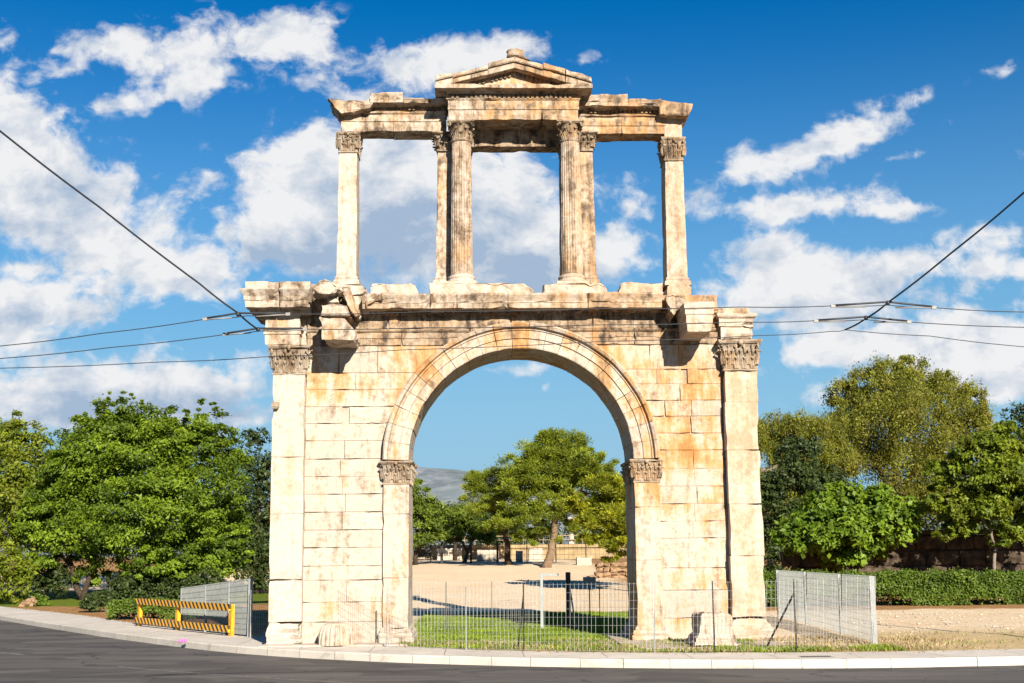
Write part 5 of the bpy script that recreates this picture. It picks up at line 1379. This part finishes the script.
mb = MB(); xa, xb = PX(583, 580, Ys), PX(595.8, 580, Ys); za, zb = PZ(589, 586.5, Ys), PZ(589, 577, Ys); mb.prism([(xa, za), (xb, za), (xb, zb), (xa, zb)], Ys, Ys+.02, .004); mb.build('plate', plain('grey_plate', (.30, .33, .36), .5), t)
post(t, ((xa+xb)/2, Ys+.04, 0), zb-.05, .035, DARKM, name='stake')

# ------------------------------------------------------------------ striped barrier
def stripe_mat(d):
    m, q, b = new_mat('hazard_stripes'); co = q.n('ShaderNodeTexCoord').outputs['Object']
    s = q.vm('DOT_PRODUCT', co, (d.x, d.y, 1.0)); fr = q.m('FRACT', q.m('DIVIDE', s, 0.30))
    k = q.m('LESS_THAN', fr, 0.50); wear = q.noise(co, 7.0, 5, 0.65)
    c = q.mix(k, (0.66, 0.32, 0.008), (0.016, 0.018, 0.016)); c = q.mix(q.m('MULTIPLY', q.step(wear, .55, .75), .4), c, (.35, .22, .06))
    q.t.links.new(c, b.inputs['Base Color']); b.inputs['Roughness'].default_value = .5; return m
b1, b2, b3 = G(138, 626.2), G(181, 631.2), G(229.5, 636.2)
b2 = b1.lerp(b3, .45); d = (b3-b1); d.z = 0; d.normalize(); nrm = Vector((d.y, -d.x, 0))
t = thing('striped_barrier', tuple(b1), 'orange yellow barrier with black hazard stripes on the left pavement', 'barrier')
YEL = plain('barrier_yellow', (0.93, 0.46, 0.012), .5, var=.3, sc=5); STR = stripe_mat(d)
for b in (b1, b2, b3):
    mb = MB(); h = .93
    vs = []
    for z, k in ((-.02, 1), (h-.03, 1), (h, .9)):
        for s, n_ in ((-.10, 0), (.10, 0), (.10, .10), (-.10, .10)): vs.append(b+d*s*k-nrm*n_+Vector((0, 0, z+.006)))
    mb.add(vs, [(0, 1, 5, 4), (1, 2, 6, 5), (2, 3, 7, 6), (3, 0, 4, 7), (4, 5, 9, 8), (5, 6, 10, 9), (6, 7, 11, 10), (7, 4, 8, 11), (8, 9, 10, 11)])
    mb.build('post', YEL, t)
for z in (.77, .13):
    mb = MB(); c0 = b1-d*.16+nrm*.032; c1 = b3+d*.03+nrm*.032
    mb.bar(c0+Vector((0, 0, z+.08)), c1+Vector((0, 0, z+.08)), .055, .20); mb.build('rail', STR, t)
# litter, drain, utility pole beyond the right edge (its shadow crosses the gravel)
p = flat(182, 641, .03)
mb = MB()
for (x, y, z, s) in ((-.05, 0, .03, .06), (.04, .02, .02, .045), (.11, -.02, .03, .035)):
    mb.lathe((p.x+x, p.y+y, z), [(s*.3, -.04), (s, -.01), (s*.8, .03), (s*.2, .06)], 7)
o = mb.build('litter', plain('pink_paper', (.85, .18, .58), .7), None, rough=.03, freq=9); me = o.data; me.transform(Matrix.Translation(-p)); o.location = p
tag(o, 'crumpled pink wrapper on the kerb below the striped barrier', 'litter')
p = flat(817, 656.6, .01); mb = MB()
for i in range(9): mb.box(p.x-.36+i*.08, p.x-.32+i*.08, p.y-.14, p.y+.16, .0, .014)
mb.box(p.x-.38, p.x+.36, p.y-.17, p.y-.14, .0, .016); mb.box(p.x-.38, p.x+.36, p.y+.16, p.y+.19, .0, .016)
o = mb.build('drain_grate', plain('cast_iron', (.19, .18, .165), .7, metal=.3), None); o.data.transform(Matrix.Translation(-p)); o.location = p
tag(o, 'small slotted drain grate in the pavement right of the arch', 'drain')
t = thing('utility_pole', (16.1, -7.0, 0), 'slim grey utility pole on the pavement past the right edge', 'pole')
mb = MB(); mb.lathe((16.1, -7.0, 0), [(.11, -.1), (.10, 1.2), (.085, 1.25), (.06, 8.0)], 14); mb.build('shaft', GREYM, t)
mb = MB(); mb.lathe((16.1, -7.0, 0), [(.16, .0), (.16, .12), (.12, .3)], 14); mb.build('foot', GREYM, t)

# ------------------------------------------------------------------ overhead trolley wires
WIRE = plain('wire_black', (0.022, 0.024, 0.03), .55, var=.1); INS = plain('insulator_grey', (.27, .26, .24), .5, var=.15)
def wire(name, label, pl, rad, cat='wire', group=None, ext=(60, 60)):
    pts = []
    for (x, y, Y) in pl: pts.append(P(x, y, Y))
    e0, e1 = ext; pts.insert(0, pts[0]+(pts[0]-pts[1]).normalized()*e0) if e0 else None; pts.append(pts[-1]+(pts[-1]-pts[-2]).normalized()*e1) if e1 else None
    fine = []
    for i in range(len(pts)-1):
        for k in range(6): fine.append(pts[i].lerp(pts[i+1], k/6)-Vector((0, 0, .012*math.sin(math.pi*k/6))))
    fine.append(pts[-1]); mb = MB(); mb.tube(fine, rad, 6); o = mb.build(name, WIRE, None)
    c = fine[len(fine)//2].copy(); o.data.transform(Matrix.Translation(-c)); o.location = c
    return tag(o, label, cat, group)
GW = 'trolley wires over the road'
YA_, YB_, YC_ = -18.6, -18.1, -17.5
wire('contact_wire', 'upper of the two trolley contact wires crossing in front of the arch cornice', [(-90, 355.5, YA_), (0, 346, YA_), (100, 333.5, YA_), (206, 319, YA_), (247, 315.8, YA_), (289, 314.2, YA_), (430, 311.5, YA_), (600, 308.5, YA_), (740, 307, YA_), (834, 305.8, YA_), (888, 305, YA_), (934, 307.6, YA_), (1024, 312, YA_), (1110, 316.5, YA_)], .0065, group=GW)
wire('contact_wire', 'lower of the two trolley contact wires crossing in front of the arch frieze', [(-90, 369, YB_), (0, 358.5, YB_), (110, 347.5, YB_), (225, 334.5, YB_), (258, 331, YB_), (306, 329.3, YB_), (430, 327.5, YB_), (600, 324.8, YB_), (740, 322, YB_), (817, 320.6, YB_), (866, 319.5, YB_), (909, 322, YB_), (1024, 327.3, YB_), (1110, 331.5, YB_)], .0065, group=GW)
wire('feeder_cable', 'lowest sagging cable below the contact wires on both sides of the arch', [(-90, 371, YC_), (0, 368.2, YC_), (160, 362, YC_), (262, 357, YC_), (400, 350, YC_), (600, 341.5, YC_), (760, 335.5, YC_), (833, 331.2, YC_), (845, 329.8, YC_), (930, 336, YC_), (1024, 346.8, YC_), (1110, 357, YC_)], .006, cat='cable')
wire('span_wire', 'thick black span wire dropping from the upper left corner of the sky', [(-60, 83, -21.5), (0, 131, -20.8), (100, 207.5, -19.8), (200, 284, -18.9), (238, 313, YA_), (258, 329.5, YB_)], .012, cat='cable', ext=(14, 0))
wire('span_wire', 'thick black span wire climbing to the right edge of the sky', [(845, 329.8, YC_), (866, 318.5, YB_), (888, 302.5, YA_), (950, 254, -19.4), (1024, 192.5, -20.4), (1090, 138, -21.3)], .012, cat='cable', ext=(0, 14))
def insulator(label, a, b, hub, Y):
    pa, pb, ph = P(a[0], a[1], Y), P(b[0], b[1], Y), P(hub[0], hub[1], Y)
    t = thing('section_insulator', tuple(ph), label, 'insulator', 'rod insulators on the trolley wires'); up_ = Vector((0, 0, .012))
    mb = MB(); mb.tube([pa+up_, pa.lerp(ph, .5)+up_*2.0, ph+up_*3.2, ph.lerp(pb, .5)+up_*2.0, pb+up_], .014, 6); mb.build('carrier_bar', WIRE, t)
    mb = MB(); m1 = pa.lerp(pb, .5)
    for s0, s1 in ((.02, .32), (.62, .98)):
        mb = MB(); mb.tube([pa.lerp(pb, s0)-up_*.5, pa.lerp(pb, s1)-up_*.2], .010, 8); mb.build('insulator_rod', INS, t)
    for s in (.0, 1.0):
        q = pa.lerp(pb, s); mb = MB(); mb.bar(q-(pb-pa).normalized()*.03, q+(pb-pa).normalized()*.03, .03, .04); mb.build('clamp', INS, t)
    mb = MB(); mb.lathe((ph.x, ph.y, ph.z+.01), [(.012, -.02), (.026, -.01), (.028, .03), (.012, .045)], 10); mb.build('hanger', WIRE, t)
insulator('rod insulator on the upper wire left of the arch', (205, 319.2), (288, 314.2), (238, 315.8), YA_)
insulator('rod insulator on the lower wire left of the arch', (225, 334.3), (305, 329.2), (258, 331.0), YB_)
insulator('rod insulator on the upper wire right of the arch', (833, 306.2), (934, 307.6), (888, 304.6), YA_)
insulator('rod insulator on the lower wire right of the arch', (816, 321), (909, 322), (866, 319.4), YB_)

# ------------------------------------------------------------------ grass
GRASS = leaf_mat('grass_blades', (0.100, 0.170, 0.008), (0.270, 0.360, 0.020), trans=.35)
DRYG = leaf_mat('dry_grass', (0.30, 0.22, 0.10), (0.46, 0.36, 0.20), trans=.2)
def blades(name, n, x0, x1, y0, y1, fn, hgt, mat, seed):
    rs = np.random.RandomState(seed); x = x0+(x1-x0)*rs.rand(n); y = y0+(y1-y0)*rs.rand(n)
    keep = np.array([rs.rand() < fn(a, b) for a, b in zip(x, y)]); x, y = x[keep], y[keep]; m = len(x)
    keep2 = y > np.interp(x, xs_all, yb)+.12; x, y = x[keep2], y[keep2]; m = len(x); l = hgt*(.5+.9*rs.rand(m)); z = np.array([gz(a, b) for a, b in zip(x, y)])
    t = np.column_stack([rs.normal(size=m)*.5, rs.normal(size=m)*.5, np.ones(m)])
    p = np.column_stack([x, y, z+l*.4]); nm = np.column_stack([rs.normal(size=m), rs.normal(size=m)-.6, np.zeros(m)+.2])
    tone = np.array([.5+.6*mn.noise(Vector((a*.8, b*.8, 2))) for a, b in zip(x, y)])+.35*(rs.rand(m)-.5)
    o = leaf_mesh(name, p, t, nm, l, l*.22+.006, tone, mat, None); return tag(o, kind='stuff')
def lawn_fn(x, y):
    k = .5+mn.noise(Vector((x*.55, y*.55, 0)))*.9+mn.noise(Vector((x*1.7, y*1.7, 3)))*.3
    edge = min(1, max(0, (17.0+1.5*mn.noise(Vector((x*.3, 0, 0)))-y)/1.0))
    return edge*min(1, max(0, k+(y+3.6)*.13))
blades('grass', 90000, -3.2, 6.2, -4.5, 17.5, lawn_fn, .09, GRASS, 51)
blades('grass', 6000, 4.6, 9.2, -4.6, -2.4, lambda x, y: (.35+mn.noise(Vector((x*1.1, y*1.1, 6))))*(1 if y < -3.0+.6*mn.noise(Vector((x, 0, 9))) else 0), .11, GRASS, 52)
blades('dry_grass', 26000, -3.2, 11.0, -4.6, 0.5, lambda x, y: .28+.5*mn.noise(Vector((x*.8, y*.8, 12))), .10, DRYG, 53)
blades('dry_grass', 13000, 10.0, 26, -4.6, 4.0, lambda x, y: (.25+.8*mn.noise(Vector((x*.5, y*.5, 15))))*(1-(y+4.6)/9), .09, DRYG, 54)
blades('grass', 9000, 10.0, 26, -4.6, 3.0, lambda x, y: .9*mn.noise(Vector((x*.45, y*.6, 21)))*(1-(y+4.6)/8), .09, GRASS, 55)

# a stub of stone still sticking out of the left corner pilaster
mb = MB(); mb.tone = .2
q0 = P(276.5, 406, YP); mb.loft(q0.x-.11, q0.x+.08, YP-.16, YP+.1, [(-.02, q0.z-.10), (.01, q0.z-.03), (0, q0.z+.08), (-.03, q0.z+.10)])
mb.build('stone_stub', MAR_CAP, PL, rough=.02, maxlen=.08, freq=5, facet=.05)

# pebbles on the gravel and sand, dead leaves along the kerb and under the shrubs
def scatter(name, n, boxes, size, mat, seed, flat_=.6):
    rs = np.random.RandomState(seed); mb = MB(); ph = (1+5**.5)/2
    base = np.array([(1, 0, 0), (-1, 0, 0), (0, 1, 0), (0, -1, 0), (0, 0, 1), (0, 0, -1)], float)
    fs = [(0, 2, 4), (2, 1, 4), (1, 3, 4), (3, 0, 4), (2, 0, 5), (1, 2, 5), (3, 1, 5), (0, 3, 5)]
    for i in range(n):
        x0, x1, y0, y1 = boxes[rs.randint(len(boxes))]; x = rs.uniform(x0, x1); y = rs.uniform(y0, y1)
        if y < np.interp(x, xs_all, yb)+.1: continue
        s = size*(.4+1.2*rs.rand()**3); z = gz(x, y); mb.tone = rs.rand()
        v = base*(s*(.7+.6*rs.rand(6, 1)))*np.array([1, 1, flat_]); a = rs.rand()*6.28
        R_ = np.array([[math.cos(a), -math.sin(a), 0], [math.sin(a), math.cos(a), 0], [0, 0, 1]])
        mb.add([tuple(p) for p in v@R_.T+np.array([x, y, z+s*flat_*.4])], fs)
    return tag(mb.build(name, mat, None, recalc=False), kind='stuff')
scatter('pebbles', 2600, [(-4, 9, 18, 45), (9.5, 26, 0, 16), (9.5, 26, 4, 14)], .045, plain('pebble', (.62, .52, .40), .9, var=.35, sc=1.3), 61)
rs = np.random.RandomState(63); n = 1500; xs = rs.uniform(-24, 14, n); side_ = rs.rand(n) < .55
ys = np.where(side_, np.interp(xs, xs_all, yb)-.05-.5*rs.rand(n)**2*(1), np.interp(xs, xs_all, yb)+2.5*rs.rand(n)); 
kk = (xs < -7) | (rs.rand(n) < .30); xs, ys, side_ = xs[kk], ys[kk], side_[kk]; n = len(xs)
zs_ = np.array([.012 if sd else gz(a, b)+.02 for a, b, sd in zip(xs, ys, side_)])
tag(leaf_mesh('fallen_leaves', np.column_stack([xs, ys, zs_]), np.column_stack([rs.normal(size=n), rs.normal(size=n), .25*rs.normal(size=n)]), np.column_stack([.2*rs.normal(size=n), .2*rs.normal(size=n), np.ones(n)]), .05+.05*rs.rand(n), .03+.03*rs.rand(n), rs.rand(n), leaf_mat('dead_leaf', (.16, .08, .03), (.42, .26, .10), trans=.1), None), kind='stuff')
